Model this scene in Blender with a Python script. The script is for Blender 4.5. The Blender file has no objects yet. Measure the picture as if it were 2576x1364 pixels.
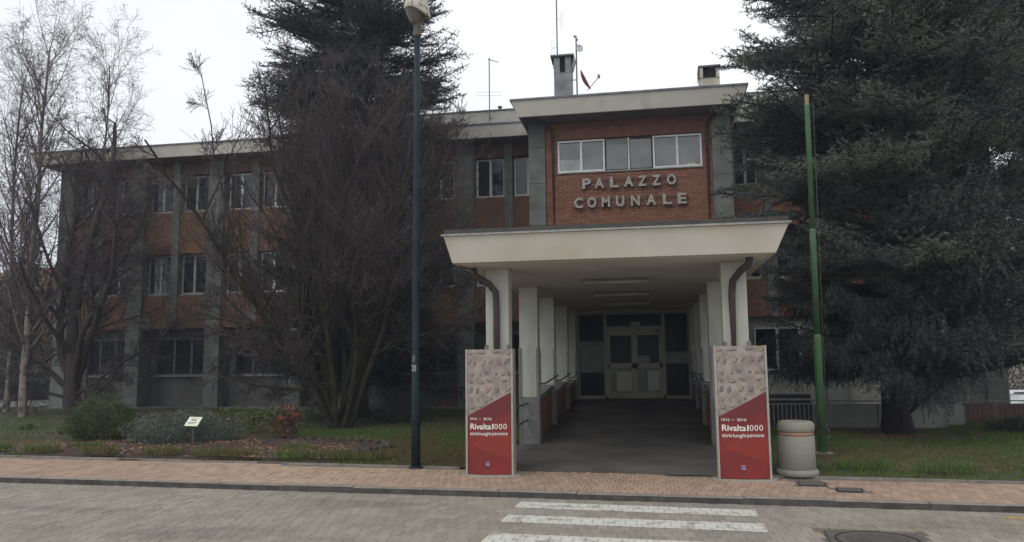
import bpy, math, random
import numpy as np
from mathutils import Vector, Matrix
random.seed(7); RNG = np.random.default_rng(7)
S = bpy.context.scene
COL = S.collection

# ------------------------------------------------------------------ camera
FPX = 1979.0; EYE = 1.70
psi, th, rho = math.radians(10.1), math.radians(6.62), math.radians(0.62)
Fv = Vector((-math.sin(psi)*math.cos(th), math.cos(psi)*math.cos(th), math.sin(th)))
R0 = Vector((math.cos(psi), math.sin(psi), 0)); U0 = R0.cross(Fv)
Rv = R0*math.cos(rho) - U0*math.sin(rho); Uv = U0*math.cos(rho) + R0*math.sin(rho)
cam = bpy.data.objects.new('camera', bpy.data.cameras.new('camera')); COL.objects.link(cam)
cam.matrix_world = Matrix(((Rv.x, Uv.x, -Fv.x, 0), (Rv.y, Uv.y, -Fv.y, 0), (Rv.z, Uv.z, -Fv.z, EYE), (0, 0, 0, 1)))
cam.data.sensor_width = 36; cam.data.lens = 36*FPX/2576.0
cam.data.clip_start = 0.1; cam.data.clip_end = 2000
S.camera = cam
# ------------------------------------------------------------------ sky
SUN_EL, SUN_AZ = math.radians(48), math.radians(205)      # veiled, high behind the camera
W = bpy.data.worlds.new('World'); S.world = W; W.use_nodes = True
nt = W.node_tree; nt.nodes.clear()
out = nt.nodes.new('ShaderNodeOutputWorld'); bg = nt.nodes.new('ShaderNodeBackground')
sky = nt.nodes.new('ShaderNodeTexSky'); sky.sky_type = 'NISHITA'; sky.sun_disc = False
sky.sun_elevation = SUN_EL; sky.sun_rotation = SUN_AZ
hsv = nt.nodes.new('ShaderNodeHueSaturation'); hsv.inputs['Saturation'].default_value = 0.25
nz = nt.nodes.new('ShaderNodeTexNoise'); nz.inputs['Scale'].default_value = 1.6; nz.inputs['Detail'].default_value = 4
rp = nt.nodes.new('ShaderNodeValToRGB')
rp.color_ramp.elements[0].position = 0.3; rp.color_ramp.elements[0].color = (7.7, 8.1, 8.7, 1)
rp.color_ramp.elements[1].position = 0.7; rp.color_ramp.elements[1].color = (9.8, 9.9, 10.1, 1)
mx = nt.nodes.new('ShaderNodeMix'); mx.data_type = 'RGBA'; mx.inputs[0].default_value = 0.86
tc = nt.nodes.new('ShaderNodeTexCoord')
L = nt.links.new
L(tc.outputs['Generated'], nz.inputs['Vector']); L(nz.outputs['Fac'], rp.inputs['Fac'])
L(sky.outputs[0], hsv.inputs['Color']); L(hsv.outputs[0], mx.inputs[6]); L(rp.outputs[0], mx.inputs[7])
L(mx.outputs[2], bg.inputs['Color']); bg.inputs['Strength'].default_value = 0.122
L(bg.outputs[0], out.inputs['Surface'])
sl = bpy.data.lights.new('sun', 'SUN'); sl.energy = 0.85; sl.angle = math.radians(35); sl.color = (1, .97, .92)
so = bpy.data.objects.new('sun', sl); COL.objects.link(so)
dsun = Vector((math.sin(SUN_AZ)*math.cos(SUN_EL), math.cos(SUN_AZ)*math.cos(SUN_EL), math.sin(SUN_EL)))
so.rotation_euler = dsun.to_track_quat('Z', 'Y').to_euler(); so.location = (0, -20, 40)
S.view_settings.view_transform = 'Standard'; S.view_settings.look = 'None'
S.view_settings.exposure = 0.0; S.view_settings.gamma = 1; S.view_settings.use_curve_mapping = False
S.render.engine = 'CYCLES'; S.cycles.max_bounces = 6; S.cycles.diffuse_bounces = 4; S.cycles.glossy_bounces = 3
S.cycles.transparent_max_bounces = 8

# ------------------------------------------------------------------ materials
def mat(name, c, c2=None, rough=.85, scale=6, bump=0.0, bscale=None, metal=0., spec=None, island=0., detail=5, streak=None, coord='Object', amount=(.35, .65)):
    m = bpy.data.materials.new(name); m.use_nodes = True
    n = m.node_tree; b = n.nodes['Principled BSDF']; k = n.links.new
    b.inputs['Roughness'].default_value = rough; b.inputs['Metallic'].default_value = metal
    if spec is not None: b.inputs['Specular IOR Level'].default_value = spec
    if c2 is None: c2 = tuple(x*.8 for x in c)
    t = n.nodes.new('ShaderNodeTexCoord'); nzz = n.nodes.new('ShaderNodeTexNoise')
    nzz.inputs['Scale'].default_value = scale; nzz.inputs['Detail'].default_value = detail
    k(t.outputs[coord] if coord != 'World' else n.nodes.new('ShaderNodeNewGeometry').outputs['Position'], nzz.inputs['Vector'])
    r = n.nodes.new('ShaderNodeValToRGB')
    r.color_ramp.elements[0].position = amount[0]; r.color_ramp.elements[0].color = (*c2, 1)
    r.color_ramp.elements[1].position = amount[1]; r.color_ramp.elements[1].color = (*c, 1)
    k(nzz.outputs['Fac'], r.inputs['Fac']); last = r.outputs[0]
    if island:
        g = n.nodes.new('ShaderNodeNewGeometry'); oi = n.nodes.new('ShaderNodeObjectInfo')
        a = n.nodes.new('ShaderNodeMath'); a.operation = 'ADD'; k(g.outputs['Random Per Island'], a.inputs[0]); k(oi.outputs['Random'], a.inputs[1])
        f = n.nodes.new('ShaderNodeMath'); f.operation = 'FRACT'; k(a.outputs[0], f.inputs[0])
        mr = n.nodes.new('ShaderNodeMapRange'); k(f.outputs[0], mr.inputs[0]); mr.inputs[3].default_value = 1-island; mr.inputs[4].default_value = 1+island
        h = n.nodes.new('ShaderNodeHueSaturation'); k(last, h.inputs['Color']); k(mr.outputs[0], h.inputs['Value']); last = h.outputs[0]
    if streak:   # (colour, scale xyz, threshold, strength): dirt
        mp = n.nodes.new('ShaderNodeMapping'); mp.inputs['Scale'].default_value = streak[1]
        k(t.outputs['Object'] if coord != 'World' else n.nodes.new('ShaderNodeNewGeometry').outputs['Position'], mp.inputs['Vector'])
        n2 = n.nodes.new('ShaderNodeTexNoise'); n2.inputs['Scale'].default_value = 1; n2.inputs['Detail'].default_value = 6; k(mp.outputs[0], n2.inputs['Vector'])
        r2 = n.nodes.new('ShaderNodeMapRange'); k(n2.outputs['Fac'], r2.inputs[0]); r2.inputs[1].default_value = streak[2]; r2.inputs[2].default_value = streak[2]+.2
        r2.inputs[4].default_value = streak[3]
        m2 = n.nodes.new('ShaderNodeMix'); m2.data_type = 'RGBA'; k(r2.outputs[0], m2.inputs[0]); k(last, m2.inputs[6]); m2.inputs[7].default_value = (*streak[0], 1)
        last = m2.outputs[2]
    k(last, b.inputs['Base Color'])
    if bump:
        n3 = n.nodes.new('ShaderNodeTexNoise'); n3.inputs['Scale'].default_value = bscale or scale*8; n3.inputs['Detail'].default_value = 4
        k(t.outputs['Object'], n3.inputs['Vector'])
        bp = n.nodes.new('ShaderNodeBump'); bp.inputs['Strength'].default_value = bump; bp.inputs['Distance'].default_value = .02
        k(n3.outputs['Fac'], bp.inputs['Height']); k(bp.outputs[0], b.inputs['Normal'])
    return m

def brickmat(name, c1, c2, cm):
    m = bpy.data.materials.new(name); m.use_nodes = True
    n = m.node_tree; b = n.nodes['Principled BSDF']; k = n.links.new
    t = n.nodes.new('ShaderNodeTexCoord'); mp = n.nodes.new('ShaderNodeMapping'); mp.inputs['Rotation'].default_value = (math.radians(90), 0, 0)
    sp = n.nodes.new('ShaderNodeSeparateXYZ'); cb = n.nodes.new('ShaderNodeCombineXYZ'); ad = n.nodes.new('ShaderNodeMath'); ad.operation = 'ADD'
    k(t.outputs['Object'], sp.inputs[0]); k(sp.outputs[0], ad.inputs[0]); k(sp.outputs[1], ad.inputs[1]); k(ad.outputs[0], cb.inputs[0]); k(sp.outputs[2], cb.inputs[1])
    bt = n.nodes.new('ShaderNodeTexBrick'); k(cb.outputs[0], bt.inputs['Vector'])
    bt.inputs['Scale'].default_value = 1; bt.inputs['Brick Width'].default_value = .26; bt.inputs['Row Height'].default_value = .07; bt.inputs['Mortar Size'].default_value = .007
    bt.inputs['Color1'].default_value = (*c1, 1); bt.inputs['Color2'].default_value = (*c2, 1); bt.inputs['Mortar'].default_value = (*cm, 1)
    nz_ = n.nodes.new('ShaderNodeTexNoise'); nz_.inputs['Scale'].default_value = .9; nz_.inputs['Detail'].default_value = 6; k(t.outputs['Object'], nz_.inputs['Vector'])
    mr = n.nodes.new('ShaderNodeMapRange'); k(nz_.outputs['Fac'], mr.inputs[0]); mr.inputs[1].default_value = .3; mr.inputs[2].default_value = .7; mr.inputs[3].default_value = .7; mr.inputs[4].default_value = 1.15
    h = n.nodes.new('ShaderNodeHueSaturation'); k(bt.outputs['Color'], h.inputs['Color']); k(mr.outputs[0], h.inputs['Value'])
    k(h.outputs[0], b.inputs['Base Color']); b.inputs['Roughness'].default_value = .9
    bp = n.nodes.new('ShaderNodeBump'); bp.inputs['Strength'].default_value = .5; bp.inputs['Distance'].default_value = .01; bp.invert = True
    k(bt.outputs['Fac'], bp.inputs['Height']); k(bp.outputs[0], b.inputs['Normal'])
    return m

M = {}
M['render'] = mat('cream_render', (.79, .76, .67), (.70, .67, .58), .8, 1.2, .15, 60, streak=((.40, .36, .29), (1.5, 1.5, .5), .58, .45))
M['canopy'] = mat('canopy_render', (.66, .62, .54), (.56, .52, .44), .75, .9, .12, 50, streak=((.58, .42, .24), (.8, .8, 1.5), .53, .5))
M['ceiling'] = mat('ceiling_paint', (.66, .63, .57), (.56, .53, .48), .85, .8, .1, 40)
M['pillar'] = mat('pillar_paint', (.52, .53, .47), (.43, .44, .39), .75, 1.5, .1, 40, streak=((.26, .26, .22), (3, 3, .6), .54, .6))
M['plinth'] = mat('grey_plinth', (.22, .22, .21), (.14, .14, .135), .9, 5, .3, 60)
M['flash'] = mat('roof_flashing', (.17, .19, .21), (.10, .11, .12), .5, 4, .1, metal=.4)
M['flash_dark'] = mat('canopy_flashing', (.055, .05, .045), (.03, .03, .028), .6, 6)
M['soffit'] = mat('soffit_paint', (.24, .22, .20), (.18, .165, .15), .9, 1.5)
M['concrete'] = mat('pilaster_concrete', (.18, .19, .172), (.115, .123, .113), .9, 2.5, .3, 50, streak=((.07, .07, .065), (2.5, 2.5, .5), .55, .6))
M['wall'] = mat('grey_wall_render', (.135, .13, .122), (.09, .087, .083), .9, 1.5, .2, 50)
M['wall_light'] = mat('pale_wall_render', (.27, .27, .245), (.19, .19, .175), .9, 1.0, .2, 50, streak=((.12, .12, .11), (1.5, 1.5, .4), .55, .6))
M['brown'] = mat('brown_panel', (.16, .085, .06), (.11, .06, .045), .85, 2, .1)
M['brickw'] = brickmat('wing_brickwork', (.235, .108, .060), (.185, .085, .048), (.19, .13, .09))
M['bricklow'] = brickmat('low_wall_brickwork', (.26, .075, .04), (.20, .055, .03), (.2, .15, .12))
M['brick'] = mat('tower_brick', (.275, .126, .080), (.215, .098, .062), .9, 14, .3, 120, island=.16)
M['mortar'] = mat('mortar', (.22, .125, .09), (.17, .095, .07), .95, 20, .2)
M['frame'] = mat('window_frame', (.76, .76, .74), (.66, .66, .64), .5, 3)
M['frame_dim'] = mat('old_window_frame', (.42, .43, .40), (.30, .31, .29), .6, 4)
M['sill'] = mat('stone_sill', (.34, .34, .31), (.24, .24, .22), .8, 8)
M['doorframe'] = mat('door_frame_paint', (.40, .39, .30), (.33, .32, .25), .55, 3)
def glass(name, c, r=.06, spec=.6):
    return mat(name, c, tuple(x*.6 for x in c), r, 1.3, spec=spec, detail=2)
M['glass'] = glass('window_glass', (.022, .026, .030))
M['glass_curtain'] = glass('glass_over_curtain', (.10, .10, .095), .08)
M['glass_blind'] = glass('glass_over_blind', (.17, .19, .195), .09, .9)
M['glass_bright'] = glass('glass_over_white_blind', (.42, .44, .44), .12)
M['glass_door'] = glass('door_glass', (.006, .007, .011), .25, .15)
M['glass_frost'] = mat('frosted_glass', (.20, .215, .185), (.12, .13, .11), .4, 3)
M['paper'] = mat('paper_notice', (.55, .55, .48), (.45, .45, .40), .8, 10)
M['iron'] = mat('dark_iron', (.03, .03, .032), rough=.6)
M['rail'] = mat('galvanised_rail', (.22, .22, .22), (.15, .15, .155), .45, 8, metal=.6)
M['pipe'] = mat('brown_downpipe', (.055, .04, .04), (.04, .03, .03), .45, 5)
M['road'] = mat('road_bed', (.20, .18, .15), (.13, .12, .10), .95, 5, .2)
M['roadpaver'] = mat('grey_concrete_paver', (.305, .268, .218), (.250, .217, .173), .88, .55, .35, 90, island=.13, coord='World', streak=((.12, .105, .09), (.35, 1.3, 1), .52, .55), detail=8)
M['sidepaver'] = mat('terracotta_paver', (.385, .280, .198), (.335, .228, .172), .9, .22, .3, 90, island=.14, coord='World', detail=8, streak=((.17, .125, .10), (.7, 1.6, 1), .58, .4))
M['sand'] = mat('joint_sand', (.18, .15, .12), (.12, .10, .08), .95, 12)
M['kerb'] = mat('kerb_concrete', (.26, .235, .20), (.19, .17, .15), .9, 5, .4, 60, island=.06, coord='World')
M['kerb_face'] = mat('shaded_kerb_face', (.095, .088, .080), (.05, .047, .044), .95, 6, .4, 60, coord='World')  # kerb colour darkened to paint in the shade on the upright face
M['paint'] = mat('white_road_paint', (.56, .55, .49), (.33, .30, .26), .8, 5, .2, 60, coord='World', amount=(.33, .47), detail=8)
M['yellow'] = mat('yellow_road_paint', (.42, .30, .08), (.25, .21, .14), .8, 7, coord='World', amount=(.35, .6))
M['apron'] = mat('portico_floor', (.115, .105, .092), (.070, .066, .060), .85, 1.3, .2, 60, detail=8)
M['soil'] = mat('lawn_soil', (.075, .062, .034), (.036, .048, .020), .95, 1.3, .6, 20, detail=8)
M['bedsoil'] = mat('bed_soil', (.062, .038, .024), (.030, .020, .014), .98, 5, .8, 30)
M['grass'] = mat('grass_blades', (.058, .125, .015), (.110, .090, .034), .8, .35, coord='World', island=.35, detail=6, amount=(.42, .58))
M['bark'] = mat('dark_bark', (.060, .048, .040), (.032, .027, .024), .95, 18, .7, 30)
M['bark_moss'] = mat('mossy_bark', (.044, .040, .020), (.020, .017, .015), .95, 4, .7, 40)
M['twig'] = mat('red_brown_twigs', (.100, .080, .076), (.040, .031, .031), .9, .8, coord='World')
M['twig_birch'] = mat('birch_twigs', (.13, .10, .10), (.075, .058, .06), .9, 1)
M['birch'] = mat('birch_bark', (.20, .18, .16), (.060, .050, .046), .85, 5, .3, 30, amount=(.38, .52))
M['cedar_bark'] = mat('cedar_bark', (.020, .016, .014), (.011, .009, .008), .95, 12, .8, 25)
M['needle'] = mat('cedar_needles', (.125, .150, .112), (.030, .045, .042), .75, .9, coord='World', island=.5)
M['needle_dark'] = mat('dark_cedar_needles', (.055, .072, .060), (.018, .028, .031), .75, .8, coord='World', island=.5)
M['leaf_green'] = mat('green_shrub_leaves', (.075, .105, .022), (.030, .048, .012), .7, 3, coord='World', island=.35)
M['leaf_grey'] = mat('grey_green_leaves', (.13, .15, .125), (.06, .078, .064), .8, 3, coord='World', island=.3)
M['leaf_yellow'] = mat('yellow_green_leaves', (.12, .115, .030), (.045, .060, .020), .6, 4, coord='World', island=.3)
M['leaf_red'] = mat('red_leaves', (.24, .045, .030), (.11, .040, .02), .6, 5, coord='World', island=.3)
M['leaf_orange'] = mat('dull_orange_leaves', (.13, .062, .030), (.075, .055, .022), .7, 5, coord='World', island=.3)
M['hedge'] = mat('hedge_leaves', (.030, .040, .020), (.014, .020, .012), .8, 2, coord='World', island=.3)
M['litter'] = mat('dry_leaf_litter', (.30, .175, .095), (.12, .058, .032), .85, 3, coord='World', island=.35)
M['stone'] = mat('edging_stone', (.085, .078, .062), (.045, .042, .034), .95, 10, .5, island=.2)
M['lamp_green'] = mat('lamp_post_paint', (.013, .028, .032), (.008, .018, .022), .6, 4, spec=.25, streak=((.05, .045, .035), (12, 12, 2.2), .62, .7))
M['lamp_shell'] = mat('weathered_lamp_shell', (.52, .50, .42), (.22, .21, .16), .7, 14, amount=(.38, .5))
M['lamp_lens'] = mat('lamp_lens', (.12, .10, .085), (.09, .075, .065), .35, 4)
M['stencil'] = mat('stencil_paint', (.50, .50, .48), (.25, .25, .24), .8, 60)
M['pole_green'] = mat('green_pole_paint', (.058, .135, .052), (.042, .098, .042), .55, 3, streak=((.13, .12, .07), (10, 10, 1.6), .60, .6))
M['wood'] = mat('pale_wood', (.28, .24, .12), rough=.8)
M['bin'] = mat('exposed_aggregate', (.34, .325, .275), (.245, .235, .195), .92, 70, .6, 140)
M['copper'] = mat('orange_band', (.36, .215, .145), (.27, .16, .11), .6, 6)
M['dark'] = mat('dark_inside', (.008, .008, .009), rough=.9)
M['castiron'] = mat('cast_iron', (.12, .105, .095), (.08, .07, .063), .75, 12, .4, 90, metal=.0)
M['alu'] = mat('brushed_frame', (.42, .40, .35), (.34, .32, .28), .5, 8, metal=.3)
M['p_bg'] = mat('printed_sandy_wall', (.37, .315, .275), (.24, .20, .175), .6, 11)
M['p_red'] = mat('printed_red', (.255, .020, .015), (.15, .015, .015), .5, 1.6)
M['p_orange'] = mat('printed_orange_red', (.275, .028, .014), (.23, .021, .014), .5, 2.0)
M['p_maroon'] = mat('printed_maroon', (.155, .018, .020), (.115, .014, .017), .5, 2.0)
M['p_white'] = mat('printed_white', (.82, .80, .74), (.76, .74, .68), .6)
M['p_lilac'] = mat('printed_lilac', (.30, .27, .45), rough=.6)
M['p_gold'] = mat('printed_olive', (.14, .09, .035), rough=.6)
PEB = [mat('printed_pebble_tan', (.38, .30, .22), (.28,.20,.13), .6, 30), mat('printed_pebble_grey', (.25, .22, .20), (.15,.13,.12), .6, 30), mat('printed_pebble_brown', (.31, .24, .19), (.2,.15,.11), rough=.6)]
M['p_shade'] = mat('printed_dark_edge', (.13, .11, .095), (.07,.06,.054), .6, 25)
M['letter'] = mat('sign_letter', (.40, .37, .32), (.28, .26, .23), .6, 10)
M['letter_side'] = mat('sign_letter_edge', (.10, .085, .075), rough=.7)
M['sheet'] = mat('zinc_sheet', (.27, .285, .28), (.13, .14, .145), .55, 2.2, .1, metal=.3)
M['chim'] = mat('cream_chimney', (.58, .54, .44), (.42, .38, .29), .85, 2.5, .2)
M['mast'] = mat('mast_metal', (.16, .16, .17), rough=.5, metal=.5)
M['dish_red'] = mat('red_dish', (.40, .10, .11), rough=.5)
M['dish_white'] = mat('white_dish', (.65, .66, .68), rough=.5)
M['light'] = mat('ceiling_light_shell', (.33, .31, .26), (.25, .23, .20), .6, 5)
M['car'] = mat('white_car_paint', (.75, .77, .76), (.70, .72, .71), .2, 2, spec=.7)
M['tyre'] = mat('tyre', (.02, .02, .02), rough=.9)
M['house'] = mat('house_render', (.36, .31, .25), (.28, .24, .20), .9, 1)
M['houseb'] = mat('brown_house_render', (.17, .10, .075), (.12, .07, .055), .9, 1)
M['roof'] = mat('roof_tiles', (.20, .09, .06), (.13, .06, .045), .9, 6)
M['asphalt'] = mat('far_asphalt', (.13, .13, .13), (.10, .10, .10), .95, 2)

# ------------------------------------------------------------------ mesh helpers
class MB:
    def __init__(s): s.v = []; s.f = []; s.m = []; s.mi = 0
    def add(s, vs, fs):
        o = len(s.v); s.v += [tuple(p) for p in vs]; s.f += [tuple(o+i for i in f) for f in fs]; s.m += [s.mi]*len(fs); return s
    def box(s, x0, x1, y0, y1, z0, z1):
        return s.add([(x0,y0,z0),(x1,y0,z0),(x1,y1,z0),(x0,y1,z0),(x0,y0,z1),(x1,y0,z1),(x1,y1,z1),(x0,y1,z1)],
                     [(0,3,2,1),(4,5,6,7),(0,1,5,4),(1,2,6,5),(2,3,7,6),(3,0,4,7)])
    def frus(s, a, za, b, zb):   # rectangles (x0,x1,y0,y1)
        return s.add([(a[0],a[2],za),(a[1],a[2],za),(a[1],a[3],za),(a[0],a[3],za),(b[0],b[2],zb),(b[1],b[2],zb),(b[1],b[3],zb),(b[0],b[3],zb)],
                     [(0,3,2,1),(4,5,6,7),(0,1,5,4),(1,2,6,5),(2,3,7,6),(3,0,4,7)])
    def prism(s, poly, z0, z1, bottom=False):
        n = len(poly)
        vs = [(x,y,z0) for x,y in poly]+[(x,y,z1) for x,y in poly]
        fs = [tuple(range(n, 2*n))]+[(i,(i+1)%n,n+(i+1)%n,n+i) for i in range(n)]
        if bottom: fs.append(tuple(range(n-1,-1,-1)))
        return s.add(vs, fs)
    def lathe(s, prof, cx, cy, n=32, caps=True):
        vs = []; fs = []
        for r, z in prof:
            for i in range(n): a = 2*math.pi*i/n; vs.append((cx+r*math.cos(a), cy+r*math.sin(a), z))
        for j in range(len(prof)-1):
            for i in range(n): i2=(i+1)%n; fs.append((j*n+i, j*n+i2, (j+1)*n+i2, (j+1)*n+i))
        if caps: fs.append(tuple(range(n-1,-1,-1))); fs.append(tuple((len(prof)-1)*n+i for i in range(n)))
        return s.add(vs, fs)
    def tube(s, pts, rs, n=8, caps=True):
        pts = [Vector(p) for p in pts]
        if not hasattr(rs, '__len__'): rs = [rs]*len(pts)
        vs = []; fs = []; ref = None
        for i, p in enumerate(pts):
            d = (pts[min(i+1,len(pts)-1)]-pts[max(i-1,0)]).normalized()
            if ref is None: ref = Vector((0,0,1)) if abs(d.z) < .9 else Vector((1,0,0))
            u = d.cross(ref).normalized(); w = d.cross(u).normalized(); ref = w.cross(d).normalized() if False else ref
            for k in range(n): a = 2*math.pi*k/n; vs.append(p+(u*math.cos(a)+w*math.sin(a))*rs[i])
        for j in range(len(pts)-1):
            for i in range(n): i2=(i+1)%n; fs.append((j*n+i, (j+1)*n+i, (j+1)*n+i2, j*n+i2))
        if caps: fs.append(tuple(range(n))); fs.append(tuple((len(pts)-1)*n+i for i in reversed(range(n))))
        return s.add(vs, fs)
    def build(s, name, m, parent=None, smooth=False, bevel=0, kind=None):
        me = bpy.data.meshes.new(name); me.from_pydata(s.v, [], s.f)
        ms = m if isinstance(m, (list, tuple)) else [m]
        for q in ms: me.materials.append(q)
        if len(ms) > 1: me.polygons.foreach_set('material_index', s.m)
        if smooth: me.polygons.foreach_set('use_smooth', [True]*len(me.polygons))
        me.update()
        o = bpy.data.objects.new(name, me); COL.objects.link(o)
        if parent: o.parent = parent
        if bevel:
            b = o.modifiers.new('bevel', 'BEVEL'); b.width = bevel; b.segments = 2; b.limit_method = 'ANGLE'
        if kind: o['kind'] = kind
        return o
def tri_mesh(name, V, m, parent=None, kind=None, per=3):
    """V: (N,per,3) array of separate faces"""
    N = len(V); me = bpy.data.meshes.new(name)
    me.vertices.add(N*per); me.vertices.foreach_set('co', V.reshape(-1).astype(np.float32))
    me.loops.add(N*per); me.loops.foreach_set('vertex_index', np.arange(N*per, dtype=np.int32))
    me.polygons.add(N); me.polygons.foreach_set('loop_start', np.arange(0, N*per, per, dtype=np.int32))
    me.update(calc_edges=True); me.materials.append(m)
    if name is None: return me
    o = bpy.data.objects.new(name, me); COL.objects.link(o)
    if parent: o.parent = parent
    if kind: o['kind'] = kind
    return o
def tag(o, label=None, cat=None, group=None, kind=None):
    if label: o['label'] = label
    if cat: o['category'] = cat
    if group: o['group'] = group
    if kind: o['kind'] = kind
    return o
def empty(name, loc=(0,0,0), label=None, cat=None, group=None):
    o = bpy.data.objects.new(name, None); COL.objects.link(o); o.location = loc; o.empty_display_size = .2
    return tag(o, label, cat, group)
def inst(name, me, parent, loc=(0,0,0), rot=(0,0,0), sc=(1,1,1)):
    o = bpy.data.objects.new(name, me); COL.objects.link(o); o.parent = parent
    o.location = loc; o.rotation_euler = rot; o.scale = sc; return o
def localise(mb, loc):
    mb.v = [(x-loc[0], y-loc[1], z-loc[2]) for x, y, z in mb.v]; return mb
def clip(poly, a, b, c):     # keep a*x+b*y<=c
    out = []
    for i in range(len(poly)):
        p, q = poly[i], poly[(i+1) % len(poly)]; dp = a*p[0]+b*p[1]-c; dq = a*q[0]+b*q[1]-c
        if dp <= 0: out.append(p)
        if (dp < 0 < dq) or (dq < 0 < dp): t = dp/(dp-dq); out.append((p[0]+t*(q[0]-p[0]), p[1]+t*(q[1]-p[1])))
    return out
def text_mesh(txt, size=1, offset=0., extrude=0.):
    c = bpy.data.curves.new('t', 'FONT'); c.body = txt; c.size = size; c.offset = offset; c.extrude = extrude
    o = bpy.data.objects.new('t', c); COL.objects.link(o)
    dg = bpy.context.evaluated_depsgraph_get(); me = bpy.data.meshes.new_from_object(o.evaluated_get(dg))
    bpy.data.objects.remove(o); bpy.data.curves.remove(c)
    vs = [tuple(v.co) for v in me.vertices]; fs = [tuple(p.vertices) for p in me.polygons]; bpy.data.meshes.remove(me)
    return vs, fs
def fit(vs, x0, x1, y0, y1):
    xs = [v[0] for v in vs]; ys = [v[1] for v in vs]; ax, bx, ay, by = min(xs), max(xs), min(ys), max(ys)
    return [(x0+(v[0]-ax)/(bx-ax)*(x1-x0), y0+(v[1]-ay)/(by-ay)*(y1-y0), v[2]) for v in vs]

# ------------------------------------------------------------------ ground
def kerbY(x): return 9.94-0.0575*x
def backY(x): return 11.80-0.092*x if x < 4.7 else 11.37-0.0575*(x-4.7)
SW = .08
def dip(x, y): return -1.25*min(max((x-10.4)/1.8, 0), 1)*min(max((y-24)/6, 0), 1)
def sheet(xs, ys, z0, name, m):
    mb = MB(); mb.add([(x, y, z0+dip(x, y)) for x in xs for y in ys], [(i*len(ys)+j, (i+1)*len(ys)+j, (i+1)*len(ys)+j+1, i*len(ys)+j+1) for i in range(len(xs)-1) for j in range(len(ys)-1)]); return mb.build(name, m)
g = sheet([-400,-60,0,10.4,12.2,60,400], [-200,0,24,26,28,30,100,600], -.06, 'ground', M['soil'])
g.__setitem__('kind', 'structure')
road = MB().add([(-60,-6,-.02),(60,-6,-.02),(60,kerbY(60)+.02,-.02),(-60,kerbY(-60)+.02,-.02)], [(0,1,2,3)]).build('road', M['sand']); road['kind'] = 'structure'
# plain paving beyond the pieces
rb = MB(); rb.add([(-60,-6,0.0),(60,-6,0.0),(60,5.6,0.0),(-60,5.6,0.0)], [(0,1,2,3)])
rb.add([(-60,5.6,0),(-15,5.6,0),(-15,kerbY(-15),0),(-60,kerbY(-60),0)], [(0,1,2,3)]); rb.add([(9,5.6,0),(60,5.6,0),(60,kerbY(60),0),(9,kerbY(9),0)], [(0,1,2,3)])
rb.build('road_surface', M['roadpaver'], road)
# zigzag pavers
PW, PL = .1165, .228
a_ = .011
def zz(cx, cy, g=.004):
    pr = [(0,0),(.17,a_),(.34,-a_),(.5,a_*.2),(.66,a_),(.83,-a_),(1,0)]
    y0 = cy-PL/2+g/2; l = PL-g
    Lp = [(cx-PW/2+g/2+dx, y0+t*l) for t, dx in pr]; Rp = [(cx+PW/2-g/2+dx, y0+t*l) for t, dx in pr]
    return Rp + Lp[::-1]
MH = [(1.62, 8.55), (2.46, 8.46), (2.40, 7.66), (1.56, 7.75)]     # manhole frame square, ccw reversed
def inside(px, py, poly, m=0.):
    c = True; n = len(poly)
    for i in range(n):
        x1, y1 = poly[i]; x2, y2 = poly[(i+1) % n]
        if (x2-x1)*(py-y1)-(y2-y1)*(px-x1) > m: c = False
    return c
skw = -0.0575
pts = []
for j in range(-1, 22):
    for i in range(-128, 78):
        x = i*PW+(PW/2 if j % 2 else 0); y = 9.94-.06-PL/2-j*PL+skw*x
        if y < 5.6: continue
        if inside(x, y, MH, .06): continue
        pts.append((x, y))
pts.sort(key=lambda p: -p[1] if False else (p[0]+1)**2*.15+p[1]**2)
view = [p for p in pts if p[1] > 7.35 and -7.5 < p[0] < 3.6]; rest = [p for p in pts if p not in set(view)]
near = view[:290]; rest = view[290:]+rest
def shear(poly, cx, cy): return [(x, y+skw*(x-cx)) for x, y in poly]
pm = MB(); pz = shear(zz(0, 0), 0, 0)
top = [(x*.965, y*.98) for x, y in pz]; n = len(pz)
pm.add([(x,y,-.02) for x,y in pz]+[(x,y,-.004) for x,y in pz]+[(x,y,0) for x,y in top], [tuple(range(2*n,3*n))]+[(i,(i+1)%n,n+(i+1)%n,n+i) for i in range(n)]+[(n+i,n+(i+1)%n,2*n+(i+1)%n,2*n+i) for i in range(n)])
pme = pm.build('paver', M['roadpaver'], road); pmesh = pme.data; bpy.data.objects.remove(pme)
for x, y in near: inst('paver', pmesh, road, (x, y, random.uniform(-.0025, .0025)), (random.uniform(-.012,.012), random.uniform(-.02,.02), random.uniform(-.01,.01)))
pb = MB()
for x, y in rest:
    dz = random.uniform(-.0025, .0025); tx = random.uniform(-.02,.02); ty = random.uniform(-.012,.012)
    pb.add([(x+a, y+b, c+dz+a*tx+b*ty) for a, b, c in pm.v], pm.f)
pb.build('paver_field', M['roadpaver'], road, kind='stuff')
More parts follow.
